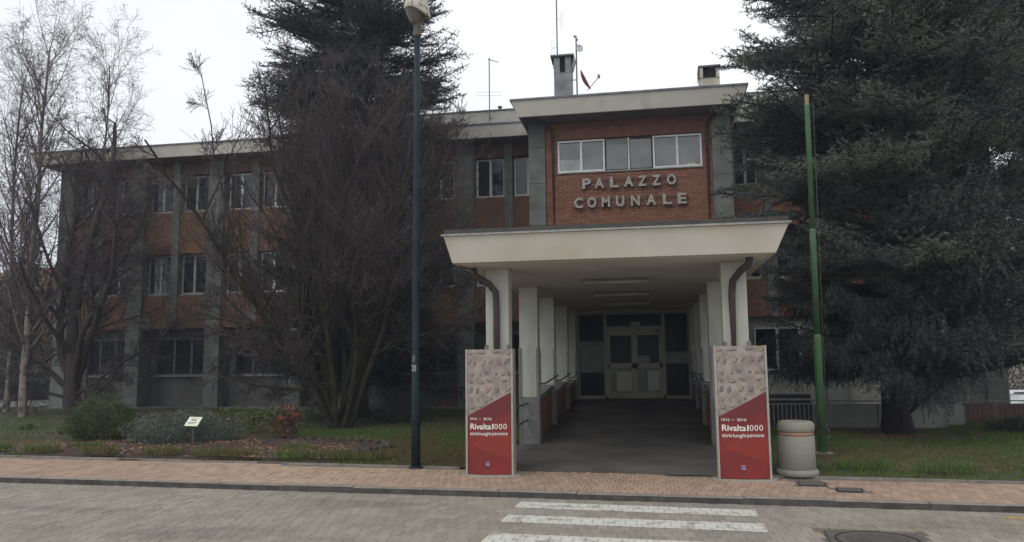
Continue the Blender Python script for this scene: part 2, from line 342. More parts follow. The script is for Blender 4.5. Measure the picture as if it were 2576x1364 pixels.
# zebra stripes, cut paver by paver
def stripe(corners, name, m, z=.004):
    mb = MB(); xs = [c[0] for c in corners]; ys = [c[1] for c in corners]
    for x, y in pts:
        if not (min(xs)-.2 < x < max(xs)+.2 and min(ys)-.2 < y < max(ys)+.2): continue
        poly = [(px+x, py+y) for px, py in top]
        for i in range(4):
            (x1, y1), (x2, y2) = corners[i], corners[(i+1) % 4]
            a, b = (y2-y1), -(x2-x1)
            poly = clip(poly, a, b, a*x1+b*y1) if poly else poly
        if len(poly) > 2: mb.prism(poly, z-.002, z)
    return mb.build(name, m, road)
stripe([(-1.68,9.38),(1.06,9.16),(1.08,9.53),(-1.66,9.77)], 'crosswalk_stripe', M['paint'])
stripe([(-1.68,8.54),(1.06,8.36),(1.07,8.76),(-1.66,8.92)], 'crosswalk_stripe', M['paint'])
stripe([(-1.68,7.52),(1.06,7.36),(1.07,7.80),(-1.66,7.97)], 'crosswalk_stripe', M['paint'])
stripe([(-1.68,6.6),(1.06,6.45),(1.07,6.9),(-1.66,7.05)], 'crosswalk_stripe', M['paint'])
stripe([(3.62,9.38),(4.9,8.2),(5.05,8.35),(3.70,9.52)], 'yellow_line', M['yellow'])
# manhole
mh = empty('manhole_cover', (2.01, 8.105, 0), 'round ribbed cast iron manhole cover in a square frame in the road', 'manhole cover')
fr = MB(); fr.prism([(x-2.01, y-8.105) for x, y in MH][::-1], -.02, .003); fr.build('frame', M['castiron'], mh)
cv = MB(); cv.lathe([(.355,.003),(.355,.010),(.34,.010)], 0, 0, 40); cv.build('cover', M['castiron'], mh)
rg = MB()
for r in (.355,): rg.lathe([(.372,.003),(.372,.014),(.362,.014),(.362,.003)], 0, 0, 40, False)
rg.build('ring', M['iron'], mh)
rbm = MB()
for i in range(-11, 12):
    y = i*.026; hl = math.sqrt(max(.28**2-y*y, 0.0)); 
    if hl > .05: rbm.box(-hl, hl, y-.007, y+.007, .010, .015)
rb_o = rbm.build('rib_pattern', M['castiron'], mh); rb_o.rotation_euler = (0, 0, -.6)
# pavement
side = MB(); side.prism([(-60,kerbY(-60)+.02),(60,kerbY(60)+.02),(60,backY(60)),(4.7,backY(4.7)),(-60,backY(-60))], -.05, SW-.012)
side = side.build('pavement', M['sand']); side['kind'] = 'structure'
sb = MB(); sb.add([(-60,kerbY(-60)+.16,SW),(-15,kerbY(-15)+.16,SW),(-15,backY(-15),SW),(-60,backY(-60),SW)], [(0,1,2,3)]); sb.add([(8,kerbY(8)+.16,SW),(60,kerbY(60)+.16,SW),(60,backY(60),SW),(8,backY(8),SW)], [(0,1,2,3)])
sb.build('pavement_surface', M['sidepaver'], side)
COV = [[(1.84,11.30),(2.18,11.27),(2.13,10.90),(1.79,10.93)], [(2.22,10.80),(2.52,10.77),(2.47,10.46),(2.17,10.49)]]
BW, BL = .105, .212
sp = []
def tooclose(x, y):
    return any(min(c[0] for c in q)-.02 < x < max(c[0] for c in q)+.02 and min(c[1] for c in q)-.06 < y < max(c[1] for c in q)+.06 for q in COV)
for j in range(0, 16):
    for i in range(-146, 78):
        x = i*BW+(BW/2 if j % 2 else 0); y = 9.94+.14+BL/2+j*BL+skw*x
        if y+BL/2 > backY(x)-.02 or tooclose(x, y): continue
        sp.append((x, y))
sp.sort(key=lambda p: (p[0])**2*.12+p[1]**2)
bm_ = MB(); w2, l2 = BW/2-.0025, BL/2-.0025
q = [(-w2,-l2),(w2,-l2),(w2,l2),(-w2,l2)]; q = [(x, y+skw*x) for x, y in q]; qt = [(x*.94, y*.97) for x, y in q]
bm_.add([(x,y,-.02) for x,y in q]+[(x,y,-.004) for x,y in q]+[(x,y,0) for x,y in qt], [(8,9,10,11)]+[(i,(i+1)%4,4+(i+1)%4,4+i) for i in range(4)]+[(4+i,4+(i+1)%4,8+(i+1)%4,8+i) for i in range(4)])
t_ = bm_.build('paver', M['sidepaver'], side); smesh = t_.data; bpy.data.objects.remove(t_)
for x, y in sp[:290]: inst('paver', smesh, side, (x, y, SW+random.uniform(-.0025, .0025)), (random.uniform(-.02,.02), random.uniform(-.03,.03), random.uniform(-.012,.012)))
pb = MB()
for x, y in sp[290:]:
    dz = SW+random.uniform(-.0025, .0025); tx = random.uniform(-.03,.03); ty = random.uniform(-.02,.02)
    pb.add([(x+a, y+b, c+dz+a*tx+b*ty) for a, b, c in bm_.v], bm_.f)
pb.build('paver_field', M['sidepaver'], side, kind='stuff')
for c in COV:
    zc = SW+.003
    cx = sum(p[0] for p in c)/4; cy = sum(p[1] for p in c)/4
    t = empty('drain_cover', (cx, cy, SW), 'small square iron cover set in the pavement right in front of the litter bin' if c is COV[0] else 'small square iron cover alone in the pavement, nearer the kerb than the bin', 'drain cover', 'small iron covers in the pavement')
    k = MB(); k.prism([(p[0]-cx, p[1]-cy) for p in c][::-1], -.02, .001); k.build('frame', M['iron'], t)
    k = MB(); k.prism([((p[0]-cx)*.88, (p[1]-cy)*.88) for p in c][::-1], .001, .005); k.build('cover', M['castiron'], t)
# kerb stones
x = -16.0; kd = None
kb = MB(); kb.add([(-.4925,0,-.05),(.4925,0,-.05),(.4925,.12,-.05),(-.4925,.12,-.05),(-.4925,0,.072),(.4925,0,.072),(.4925,.12,.08),(-.4925,.12,.08),(-.4925,.010,.08),(.4925,.010,.08)],
    [(0,1,5,4),(4,5,9,8),(8,9,6,7),(1,2,6,9,5),(3,0,4,8,7),(2,3,7,6)])
kb.m = [1, 0, 0, 0, 0, 0]; t_ = kb.build('kerb_stone', [M['kerb'], M['kerb_face']], side); kmesh = t_.data; bpy.data.objects.remove(t_)
while x < 10:
    inst('kerb_stone', kmesh, side, (x+.5, kerbY(x+.5)+random.uniform(-.006,.006), random.uniform(-.006,.004)), (0, random.uniform(-.003,.003), -.0575+random.uniform(-.006,.006))); x += 1.0
# rear edging strip of pavement
eb = MB(); x = -16
while x < 12:
    if x+1 < -2.05 or x > .85:
        x1 = x+.99
        eb.add([(x,backY(x),0),(x1,backY(x1),0),(x1,backY(x1)+.06,0),(x,backY(x)+.06,0),(x,backY(x),.10),(x1,backY(x1),.10),(x1,backY(x1)+.06,.10),(x,backY(x)+.06,.10)],[(4,5,6,7),(0,1,5,4),(1,2,6,5),(2,3,7,6),(3,0,4,7)])
    x += 1
eb.build('edging', M['kerb'], side)

# lawn: gently rising sheet either side of the portico
def lawnz(x, y):
    d = y-backY(x)
    z = .085+.055*min(max(d, 0), 1)/1+.06*min(max(d-1, 0)/8, 1)
    if x < 0: z += .03*math.sin(x*.9)*math.sin(y*.7)*min(max(d,0),1)
    if x > 6 and y > 14: z += .38*math.exp(-((x-9.2)**2)/5-((y-19)**2)/9)
    return z
def lawn(x0, x1, y1, name):
    mb = MB(); nx = int((x1-x0)/.5)+1; ny = 30; vs = []
    for i in range(nx+1):
        xx = x0+(x1-x0)*i/nx
        for j in range(ny+1):
            yy = backY(xx)+.055+(y1-backY(xx))*j/ny; vs.append((xx, yy, lawnz(xx, yy)))
    fs = [(i*(ny+1)+j, (i+1)*(ny+1)+j, (i+1)*(ny+1)+j+1, i*(ny+1)+j+1) for i in range(nx) for j in range(ny)]
    mb.add(vs, fs); return mb.build(name, M['soil'], smooth=True)
for a, b, c in ((-45, -2.62, 26.7), (1.42, 22, 26.7)):
    lawn(a, b, c, 'lawn')['kind'] = 'structure'
def blades(name, n, xr, yr, h, wd, m, dens=None, bed=None):
    x = RNG.uniform(*xr, n); y = RNG.uniform(*yr, n)
    by = np.where(x < 4.7, 11.80-0.092*x, 11.37-.0575*(x-4.7)); ok = y > by+.05
    if dens is not None: ok &= RNG.uniform(0, 1, n) < dens(x, y)
    x, y = x[ok], y[ok]; n = len(x)
    z = np.array([lawnz(a, b) for a, b in zip(x, y)])-.005
    hh = h*RNG.uniform(.4, 1.2, n); an = RNG.uniform(0, math.pi, n); ln = RNG.uniform(0, .6, n)*hh; la = RNG.uniform(0, 2*math.pi, n)
    V = np.zeros((n, 3, 3)); V[:, 0] = np.stack([x-np.cos(an)*wd/2, y-np.sin(an)*wd/2, z], 1); V[:, 1] = np.stack([x+np.cos(an)*wd/2, y+np.sin(an)*wd/2, z], 1)
    V[:, 2] = np.stack([x+np.cos(la)*ln, y+np.sin(la)*ln, z+hh], 1)
    return tri_mesh(name, V, m, kind='stuff')
def patch(x, y): return .5+.5*np.sin(x*1.7+np.sin(y*2.1)*1.3)*np.sin(y*1.3+x*.4)
def bedmask(x, y):      # planting bed in front-left, 1 inside
    return ((x > -11.6) & (x < -5.6+.35*(y-14)) & (y < 15.0)).astype(float)
def dl(x, y): return np.clip(.35+.65*(x > -6.2)+.2*patch(x, y), 0, 1)*(1-.62*bedmask(x, y))
blades('grass', 170000, (-12, -2.65), (11.8, 17.5), .05, .014, M['grass'], dl)
blades('grass', 70000, (-24, -2.65), (15, 26.3), .055, .02, M['grass'], lambda x, y: .35+.5*patch(x, y))
blades('grass', 120000, (1.45, 9.5), (11.2, 24), .055, .016, M['grass'], lambda x, y: .35+.6*patch(x, y))
M['dry'] = mat('dry_grass_blades', (.19, .15, .085), (.12, .095, .05), .85, 1.5, coord='World', island=.3)
blades('dry_grass', 60000, (2.4, 8.0), (11.8, 14.6), .045, .016, M['dry'], lambda x, y: .75*np.exp(-((y-13.0+.1*x)/.55)**2)*(.3+.7*patch(x*1.9, y*2.3)))
blades('dry_grass', 40000, (-14, -9), (13.2, 17.5), .05, .016, M['dry'], lambda x, y: .4*patch(x*1.3, y*1.7+1))
# planting bed
bedp = [(-11.6,12.95),(-5.45,12.37),(-5.0,13.3),(-4.9,14.4),(-5.9,15.1),(-8,15.3),(-11.4,15.2)]
bed = MB(); cg = .25
for i in range(int(7.2/cg)):
    for j in range(int(3.4/cg)):
        q_ = [(-11.8+(i+a)*cg, 12.1+(j+b)*cg) for a, b in ((0,0),(1,0),(1,1),(0,1))]
        if inside((q_[0][0]+q_[2][0])/2, (q_[0][1]+q_[2][1])/2, bedp[::-1], .0): bed.add([(x, y, lawnz(x, y)+.006+.05*min(1, max(0, (y-backY(x))/.5))) for x, y in q_], [(0,1,2,3)])
bo = bed.build('flower_bed', M['bedsoil']); bo['kind'] = 'structure'
# edging stones round the end of the bed
es = empty('bed_edging', (-5.3, 13.4, .15), 'low rough stone edging curving round the end of the flower bed', 'garden edging')
path = [(-5.4,12.50),(-5.52,12.75),(-5.35,13.0),(-5.05,13.3),(-4.92,13.8),(-4.88,14.3),(-5.2,14.75),(-5.9,15.08),(-6.8,15.2),(-7.6,15.28)]
for i in range(len(path)-1):
    (x0,y0),(x1,y1) = path[i], path[i+1]; nn = max(1, int(math.hypot(x1-x0,y1-y0)/.2))
    for j in range(nn):
        t = (j+.5)/nn; x = x0+(x1-x0)*t; y = y0+(y1-y0)*t; s = random.uniform(.045,.07)
        k = MB(); pr = [(s*1.25,0),(s*1.15,.06),(s*.7,.095),(s*.2,.1)]; k.lathe([(r*random.uniform(.85,1.1), z) for r, z in pr], 0, 0, 7); o = k.build('stone', M['stone'], es)
        o.location = (x+5.3, y-13.4, .0); o.rotation_euler = (0,0,random.uniform(0,3))
def litter(name, n, fn, sz=.05):
    P = np.array([fn() for _ in range(n)]); an = RNG.uniform(0, 2*math.pi, n); s = sz*RNG.uniform(.5, 1.3, n); tl = RNG.uniform(-.7, .7, n); t2 = RNG.uniform(-.5,.5,n)
    V = np.zeros((n, 4, 3)); ca, sa = np.cos(an), np.sin(an)
    for k, (u, v) in enumerate([(-1,0),(0,-.5),(1,0),(0,.5)]):
        V[:, k, 0] = P[:,0]+(u*ca-v*sa)*s; V[:, k, 1] = P[:,1]+(u*sa+v*ca)*s; V[:, k, 2] = P[:,2]+.018+abs(u)*s*.25+u*tl*s*.4+v*t2*s*.5
    return tri_mesh(name, V, M['litter'], kind='stuff', per=4)
def bedpt():
    while True:
        x = random.uniform(-12.5,-5); y = random.uniform(backY(x)+.1, 15.2)
        c = sum(math.exp(-((x-a)**2+(y-b)**2)/r) for a, b, r in ((-7.9,14.2,.5),(-7.0,13.2,.5),(-5.9,13.4,.35),(-9.2,13.3,.3),(-11,13.9,.6),(-6.4,12.8,.3)))
        if random.random() < c+.07: return (x, y, lawnz(x,y)+.05)
litter('leaf_litter', 1300, bedpt, .042)
def lwpt():
    while True:
        x = random.choice([random.uniform(-13,-2.8), random.uniform(1.6,6)]); y = random.uniform(backY(x)+.1, 19)
        return (x, y, lawnz(x,y)+.02)
litter('leaf_litter', 500, lwpt, .035)
# tufts of taller grass along pavement edge
tp = [(-9.9,12.95),(-8.6,12.9),(-7.6,12.8),(-7.1,12.75),(-6.0,12.6),(-5.3,12.55),(-11.2,13.1),(-12.4,13.3),(-10.7,13.6),(-6.4,13.6),(2.9,12.1),(3.9,11.9),(-4.7,12.6)]
def tuft(cx, cy, R=.28, n=420, h=.16):
    r = R*np.sqrt(RNG.uniform(0,1,n)); a = RNG.uniform(0,6.283,n); x = cx+r*np.cos(a)*1.4; y = cy+r*np.sin(a)*.7; z = np.full(n, .16)
    hh = h*RNG.uniform(.4,1.1,n); an = RNG.uniform(0,3.14,n); la = RNG.uniform(0,6.28,n); ln = hh*RNG.uniform(.1,.7,n); w = .012
    V = np.zeros((n,3,3)); V[:,0] = np.stack([x-np.cos(an)*w/2,y-np.sin(an)*w/2,z],1); V[:,1] = np.stack([x+np.cos(an)*w/2,y+np.sin(an)*w/2,z],1); V[:,2] = np.stack([x+np.cos(la)*ln,y+np.sin(la)*ln,z+hh],1); return V
tri_mesh('long_grass', np.concatenate([tuft(*p) for p in tp]), M['grass'], kind='stuff')

# portico floor: apron then ramp
fl = MB(); xa, xb = -2.60, 1.40
fl.add([(-2.05,backY(-2.05)-.06,.081),(.86,backY(.86)-.06,.081),(xb,12.3,.12),(xb,15.0,.15),(xb,22.2,.60),(xb,23.7,.60),(xa,23.7,.60),(xa,22.2,.60),(xa,15.0,.15),(xa,12.3,.12)],[(0,1,2,9),(9,2,3,8),(8,3,4,7),(7,4,5,6)])
fl.build('portico_floor', M['apron'])['kind'] = 'structure'

# ------------------------------------------------------------------ town hall
B = empty('town_hall', (-5, 26, 0), 'long three-storey town hall with brick bands, grey pilasters and a raised centre block', 'building')
BO = Vector((-5, 26, 0))
def P(mb, name, m, parent=None, **k):
    if parent is None: localise(mb, BO); return mb.build(name, m, B, **k)
    return mb.build(name, m, parent, **k)
P(MB().box(-21.9,10.3,26.6,36,-.1,3.05), 'wall', M['wall'])
P(MB().box(2.38,10.3,26.1,26.59,-.1,3.04), 'wall', M['wall_light'])
P(MB().box(-21.9,10.3,26.3,36,3.052,9.2), 'wall', M['wall'])
# left end wall portion light
# eaves of the wing, slanted fascia
def eave(x0, x1, y0, y1, z0, z1, lean=.14, name='roof', wm='render', cap='flash', s0=1, s1=1):
    a = (x0+lean*s0, x1-lean*s1, y0+lean, y1); b = (x0, x1, y0, y1)
    r = P(MB().frus(a, z0, b, z1), name, M[wm])
    c = MB().box(x0-.03*s0, x1+.03*s1, y0-.03, y1, z1+.002, z1+.06); localise(c, BO); c.build('flashing', M[cap], r)
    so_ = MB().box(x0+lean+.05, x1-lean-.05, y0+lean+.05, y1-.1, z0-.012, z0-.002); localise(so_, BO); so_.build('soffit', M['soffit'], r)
    return r
eave(-22.6, -3.6, 25, 36, 9.2, 9.58, s1=0); eave(2.45, 11.0, 25, 36, 9.2, 9.58, s0=0)
P(MB().box(-9.3,8,28,35,9.64,10.34), 'wall', M['brown']); eave(-9.8, 8.6, 27.2, 35.5, 10.35, 10.77)
# pilasters
PX = [-21.65,-18.65,-15.5,-12.4,-9.3,-6.2]
for i, x in enumerate(PX+[5.5, 8.6, 10.05]):
    y0 = 25.8; wd = .29
    zs = [.05, 1.15, 3.0, 4.9, 6.9, 9.18]
    for a, b in zip(zs, zs[1:]):
        P(MB().box(x-wd, x+wd, y0, 26.58 if b < 3.1 else 26.28, a, b-.012), 'pilaster_block', M['concrete'])
def window(x0, x1, y, z0, z1, nsash=2, frame='frame', pane='glass', sill=True, fw=.055, name='window', tops=()):
    cx, cz = (x0+x1)/2, z0
    w = MB().box(x0-.0, x1+.0, y+.03, y+.05, z0, z1); localise(w, BO); w = w.build(name, M['dark'], B)
    f = MB(); f.box(x0,x1,y-.03,y+.03,z0,z0+fw); f.box(x0,x1,y-.03,y+.03,z1-fw,z1); f.box(x0,x0+fw,y-.03,y+.03,z0+fw+.001,z1-fw-.001); f.box(x1-fw,x1,y-.03,y+.03,z0+fw+.001,z1-fw-.001)
    for i in range(1, nsash):
        xm = x0+(x1-x0)*i/nsash; f.box(xm-fw*.75, xm+fw*.75, y-.035, y+.028, z0+fw+.001, z1-fw-.001)
    localise(f, BO); f.build('frame', M[frame], w)
    for i in range(nsash):
        xa_ = x0+(x1-x0)*i/nsash+(fw if i == 0 else fw*.75)+.002; xb_ = x0+(x1-x0)*(i+1)/nsash-(fw if i == nsash-1 else fw*.75)-.002
        zc_ = z1-fw-.002
        if pane == 'glass' and random.random() < .35:      # a blind drawn part of the way down
            zc_ = z1-fw-random.choice((.25, .45, .8)); q_ = MB().box(xa_, xb_, y-.004, y+.006, zc_+.001, z1-fw-.002); localise(q_, BO); q_.build('pane', M['glass_curtain'], w)
        p_ = MB().box(xa_, xb_, y-.004, y+.006, z0+fw+.002, zc_); localise(p_, BO); p_.build('pane', M[pane], w)
    if sill: s_ = MB().box(x0-.06, x1+.06, y-.12, y-.035, z0-.05, z0-.002); localise(s_, BO); s_.build('sill', M['sill'], w)
    return w
bays = [(PX[i]+.29, PX[i+1]-.29) for i in range(5)]
bays_r = [(2.45, 5.21), (5.79, 8.31), (8.89, 9.76)]
for bi, (a, b) in enumerate(bays+[(-5.91,-3.55)]+bays_r):
    short = b-a < 1.2; last = abs(b+3.55) < .01
    # spandrels
    P(MB().box(a+.002, b-.002, 25.92, 26.29, 3.05, 4.24), 'brick_band', M['brickw'])
    P(MB().box(a+.002, b-.002, 25.92, 26.29, 5.78, 7.30), 'brick_band', M['brickw'])
    P(MB().box(a+.002, b-.002, 25.94, 26.29, 8.72, 9.18), 'brown_band', M['brown'])
    wn = 1.0; 
    if short:
        window(a+.02, b-.02, 26.18, 4.3, 5.74); window(a+.02, b-.02, 26.18, 7.36, 8.70); continue
    mid = (a+b)/2-(.05 if not last else -.03)
    P(MB().box(mid-.14, mid+.14, 25.86, 26.28, 3.04, 9.17), 'mullion_pilaster', M['concrete'])
    for (z0, z1) in ((4.30, 5.74), (7.36, 8.70)):
        window(a+.04+(.25 if abs(a-2.45) < .01 else 0), a+.04+wn, 26.18, z0, z1, frame='frame' if 1 < bi < 6 else 'frame_dim'); window(mid+.16, min(mid+.16+wn, b-.02), 26.18, z0, z1, frame='frame' if 1 < bi < 6 else 'frame_dim')
        P(MB().box(a+1.05, mid-.145, 26.05, 26.29, z0-.04, z1+.03), 'panel', M['concrete'])
        if b-(mid+.17+wn) > .05: P(MB().box(mid+.17+wn, b-.003, 26.05, 26.29, z0-.04, z1+.03), 'panel', M['concrete'])
    # ground floor window with bars
    yg = 26.55 if a < 0 else 26.06
    gx0, gx1 = a+.25, b-.2
    if bi >= 6: gx0, gx1 = a+.70, a+2.1
    w = window(gx0, gx1, yg, 1.36, 2.72, nsash=3 if bi < 6 else 2, frame='rail' if bi < 6 else 'frame_dim', pane='glass_door')
    if bi < 6:
        gr = MB(); xx = gx0+.06
        while xx < gx1: gr.box(xx-.008, xx+.008, yg-.10, yg-.084, 1.34, 2.74); xx += .13
        for z in (1.5, 2.05, 2.6): gr.box(gx0, gx1, yg-.084, yg-.07, z-.012, z+.012)
        localise(gr, BO); gr.build('window_bars', M['iron'], w)
# base course slab in front of left wall
P(MB().box(-21.9, -3.6, 25.55, 26.58, -.05, .24), 'base_course', M['concrete'])
P(MB().box(-7.6, -6.5, 26.48, 26.59, .25, 1.1), 'panel', M['brown'])

# centre block
TX0, TX1 = -3.03, 1.84
P(MB().box(-3.45, 2.33, 23.10, 27.9, .62, 9.14), 'block_wall', M['mortar'])
zsp = [3.6, 4.9, 5.75, 7.02, 8.12, 9.12]
for x0, x1 in ((-3.53, TX0-.005), (TX1+.005, 2.39)):
    for a, b in zip(zsp, zsp[1:]): P(MB().box(x0, x1, 22.90, 23.6, a, b-.012), 'pilaster_block', M['concrete'])
eave(-3.90, 2.79, 22.0, 28.5, 8.87, 9.30, lean=.19)
WX0, WX1, WZ0, WZ1 = -2.66, 1.56, 7.32, 8.29
bm2 = MB().box(-.123, .123, 0, .07, -.0305, .0305); t_ = bm2.build('brick', M['brick']); brme = t_.data; bpy.data.objects.remove(t_)
bricks = []; z = 5.40; j = 0
zlist = []
z = 3.60
while z < 9.06:
    row_s = 8.33 < z+.035 < 8.60
    if row_s: z += .07; continue
    x = TX0+(.0 if j % 2 else -.13)
    while x < TX1:
        a, b = max(x, TX0)+.002, min(x+.253, TX1)-.002
        if b-a > .05:
            segs = [(a, b)]
            if WZ0-.03 < z+.035 < WZ1+.06:
                segs = []
                if a < WX0-.02: segs.append((a, min(b, WX0-.01)))
                if b > WX1+.02: segs.append((max(a, WX1+.01), b))
            for (u, v) in segs:
                if v-u > .03: bricks.append((u, v, z+.003, z+.064))
        x += .26
    z += .07; j += 1
low = [b for b in bricks if b[2] > 5.45 and b[1]-b[0] > .24]; low.sort(key=lambda b: b[2])
chosen = set(low[:295]); bb = MB()
for b in bricks:
    if b in chosen:
        inst('brick', brme, B, ((b[0]+b[1])/2+5, 23.0-26+random.uniform(-.003,.003), (b[2]+b[3])/2))
    else:
        y = 23.0+random.uniform(-.003,.003); x0,x1,z0,z1 = b
        bb.add([(x0,y,z0),(x1,y,z0),(x1,y,z1),(x0,y,z1),(x0,23.1,z0),(x1,23.1,z0),(x1,23.1,z1),(x0,23.1,z1)],[(0,1,2,3),(0,4,5,1),(1,5,6,2),(3,2,6,7),(4,0,3,7)])
x = TX0+.005        # soldier course
while x < TX1-.03:
    y = 23.0-.004+random.uniform(-.002,.002); x1 = min(x+.063, TX1)
    bb.add([(x,y,8.33),(x1,y,8.33),(x1,y,8.585),(x,y,8.585),(x,23.1,8.33),(x1,23.1,8.33),(x1,23.1,8.585),(x,23.1,8.585)],[(0,1,2,3),(0,4,5,1),(1,5,6,2),(3,2,6,7),(4,0,3,7)]); x += .072
localise(bb, BO); bb.build('brick_courses', M['brick'], B, kind='stuff')
# ribbon window
w = MB().box(WX0, WX1, 23.085, 23.098, WZ0, WZ1); localise(w, BO); w = w.build('ribbon_window', M['dark'], B)
f = MB(); u = (WX1-WX0)/6
for x0, x1, fw in ((WX0, WX0+2*u, .05), (WX0+4*u, WX1, .05)):
    f.box(x0, x1, 22.99, 23.07, WZ0, WZ0+fw); f.box(x0, x1, 22.99, 23.07, WZ1-fw, WZ1); f.box(x0, x0+fw, 22.99, 23.07, WZ0+fw+.001, WZ1-fw-.001); f.box(x1-fw, x1, 22.99, 23.07, WZ0+fw+.001, WZ1-fw-.001)
    f.box((x0+x1)/2-.035, (x0+x1)/2+.035, 22.985, 23.07, WZ0+fw+.001, WZ1-fw-.001)
f.box(WX0+3*u-.022, WX0+3*u+.022, 22.99, 23.07, WZ0+.001, WZ1-.001)
localise(f, BO); f.build('frame', M['frame'], w)
for i in range(6):
    zt = WZ1-.05
    p_ = MB().box(WX0+i*u+.04, WX0+(i+1)*u-.04, 23.04, 23.05, WZ0+(.4 if i == 0 else .04), zt-(.13 if i == 2 else 0)); localise(p_, BO); p_.build('pane', M['glass_blind'], w)
    if i == 0: p_ = MB().box(WX0+.05, WX0+u-.04, 23.04, 23.05, WZ0+.05, WZ0+.399); localise(p_, BO); p_.build('pane', M['glass_bright'], w)
    if i == 2: p_ = MB().box(WX0+i*u+.04, WX0+(i+1)*u-.04, 23.04, 23.05, zt-.129, zt+.04); localise(p_, BO); p_.build('pane', M['glass_frost'], w)
s_ = MB().box(WX0-.02, WX1+.02, 22.96, 22.989, WZ0-.04, WZ0-.002); localise(s_, BO); s_.build('sill', M['sill'], w)
# small things standing inside on the sill
s_ = MB().box(WX1-.42, WX1-.2, 23.005, 23.035, WZ0+.055, WZ0+.10); localise(s_, BO); s_.build('papers', M['paper'], w)
# lettering
def zx(p): return -2.18+(p-892)*.004452
word1 = list(zip('PALAZZO', [947,1030,1130,1222,1313,1405,1502], [1005,1092,1187,1285,1370,1460,1560]))
word2 = list(zip('COMUNALE', [892,980,1073,1167,1264,1365,1470,1565], [950,1038,1127,1222,1322,1428,1528,1622]))
for word, z0, z1, dz in ((word1, 6.78, 7.09, .0), (word2, 6.205, 6.52, .0)):
    for ch, a, b in word:
        vs, fs = text_mesh(ch, 1, .035, .5); vs = fit(vs, zx(a), zx(b), z0, z1)
        zz_ = [v[2] for v in vs]; lo, hi = min(zz_), max(zz_)
        mb = MB(); vv = [(x-BO.x, (22.88 if (c-lo) > (hi-lo)/2 else 22.935)-BO.y, y) for x, y, c in vs]
        off = MB(); off.add(vv, fs)
        off.m = []
        for fc in fs:
            ys_ = [vv[i][1] for i in fc]; off.m.append(0 if max(ys_)-min(ys_) < 1e-5 and ys_[0] < 22.9-BO.y else 1)
        off.build('letter', [M['letter'], M['letter_side']], B)
    for zr in (z0+.05, z1-.05): P(MB().box(zx(word[0][1])-.02, zx(word[-1][2])+.02, 22.936, 22.956, zr-.012, zr+.012), 'sign_rail', M['pipe'])
# downpipes on the block
for x, sx in ((-2.80, -1), (1.70, 1)):
    P(MB().tube([(x+sx*.45, 22.5, 8.88), (x+sx*.30, 22.62, 8.84), (x+sx*.04, 22.88, 8.66), (x, 22.93, 8.55), (x, 22.93, 3.62)], .045, 10), 'downpipe', M['pipe'], smooth=True)

# ------------------------------------------------------------------ chimneys and aerials
def chim(name, x0, x1, z0, z1, zc, mm, label, wide, hood):
    y0, y1 = 24.4, 24.4+(x1-x0)*1.05
    cx, cy = (x0+x1)/2, (y0+y1)/2
    t = empty(name, (cx, cy, z0), label, 'chimney')
    k = MB().box(x0-cx, x1-cx, y0-cy, y1-cy, 0, zc-z0); k.build('shaft', mm, t)
    for zz_ in ((zc-z0)*.22, (zc-z0)*.995): 
        k = MB().box(x0-cx-.008, x1-cx+.008, y0-cy-.008, y1-cy+.008, zz_-.012, zz_+.012); k.build('seam', M['flash'], t)
    h = z1-zc; pw = .19 if hood else .10
    for sx in (-1, 1):
        for sy in (-1, 1):
            a = sx*((x1-x0)/2); b = sy*((y1-y0)/2)
            k = MB().box(min(a, a-sx*pw), max(a, a-sx*pw), min(b, b-sy*pw), max(b, b-sy*pw), zc-z0+.001, z1-z0); k.build('corner_post', mm, t)
    k = MB().box(x0-cx+.09, x1-cx-.09, y0-cy+.09, y1-cy-.09, zc-z0, z1-z0-.002); k.build('flue', M['dark'], t)
    hw, hd = (x1-x0)/2, (y1-y0)/2
    k = MB()
    k.frus((-hw-wide, hw+wide, -hd-wide, hd+wide), z1-z0+.001, (-hw-wide, hw+wide, -hd-wide, hd+wide), z1-z0+.05)
    if hood:
        for s in (-1, 1):    # sloping side aprons
            xo = s*(hw+wide); xi = s*(hw+wide+.015)
            k.add([(s*(hw+.005), -hd-.02, z1-z0-.34), (s*(hw+.005), hd+.02, z1-z0-.34), (s*(hw+wide), hd+.05, z1-z0), (s*(hw+wide), -hd-.05, z1-z0), (s*(hw+.02), -hd-.02, z1-z0-.34), (s*(hw+.02), hd+.02, z1-z0-.34)], [(0,1,2,3),(4,3,2,5)])
    else:
        k.add([(-hw-wide,-hd,z1-z0-.32),(-hw-wide,hd,z1-z0-.32),(-hw-wide,hd,z1-z0),(-hw-wide,-hd,z1-z0),(-hw-wide+.01,-hd,z1-z0-.32),(-hw-wide+.01,hd,z1-z0-.32)],[(0,3,2,1),(4,5,2,3)])
    k.build('cap', M['flash'], t)
    return t
chim('chimney', -2.90, -2.34, 9.30, 11.50, 10.98, M['sheet'], 'tall grey sheet-metal chimney with a flared hood, beside the red dish', .10, True)
chim('chimney', 1.68, 2.28, 9.30, 10.80, 10.45, M['chim'], 'short cream chimney with a flat dark cap at the right of the roof', .04, False)
t = empty('aerial_mast', (-2.80, 24.6, 11.5), 'tall thin mast rising out of the hooded grey chimney', 'aerial')
k = MB().tube([(0,0,.02),(0,0,3.4)], .022, 8); k.build('pole', M['mast'], t)
for s, z in ((-.18,.1),(.12,1.05)):
    k = MB().tube([(s,0,z),(s,0,z+.55),(s+.07,0,z+.58),(s+.08,0,z+.02),(s,0,z)], .006, 5); k.build('loop', M['dish_white'], t); k = MB().tube([(0,0,z+.3),(s,0,z+.3)], .006, 5); k.build('arm', M['mast'], t)
t = empty('dish_mast', (-2.17, 24.5, 9.75), 'mast bracketed to the grey chimney, carrying a red dish and a small round dish', 'aerial')
k = MB().tube([(0,0,0),(0,0,2.45)], .024, 8); k.build('pole', M['mast'], t)
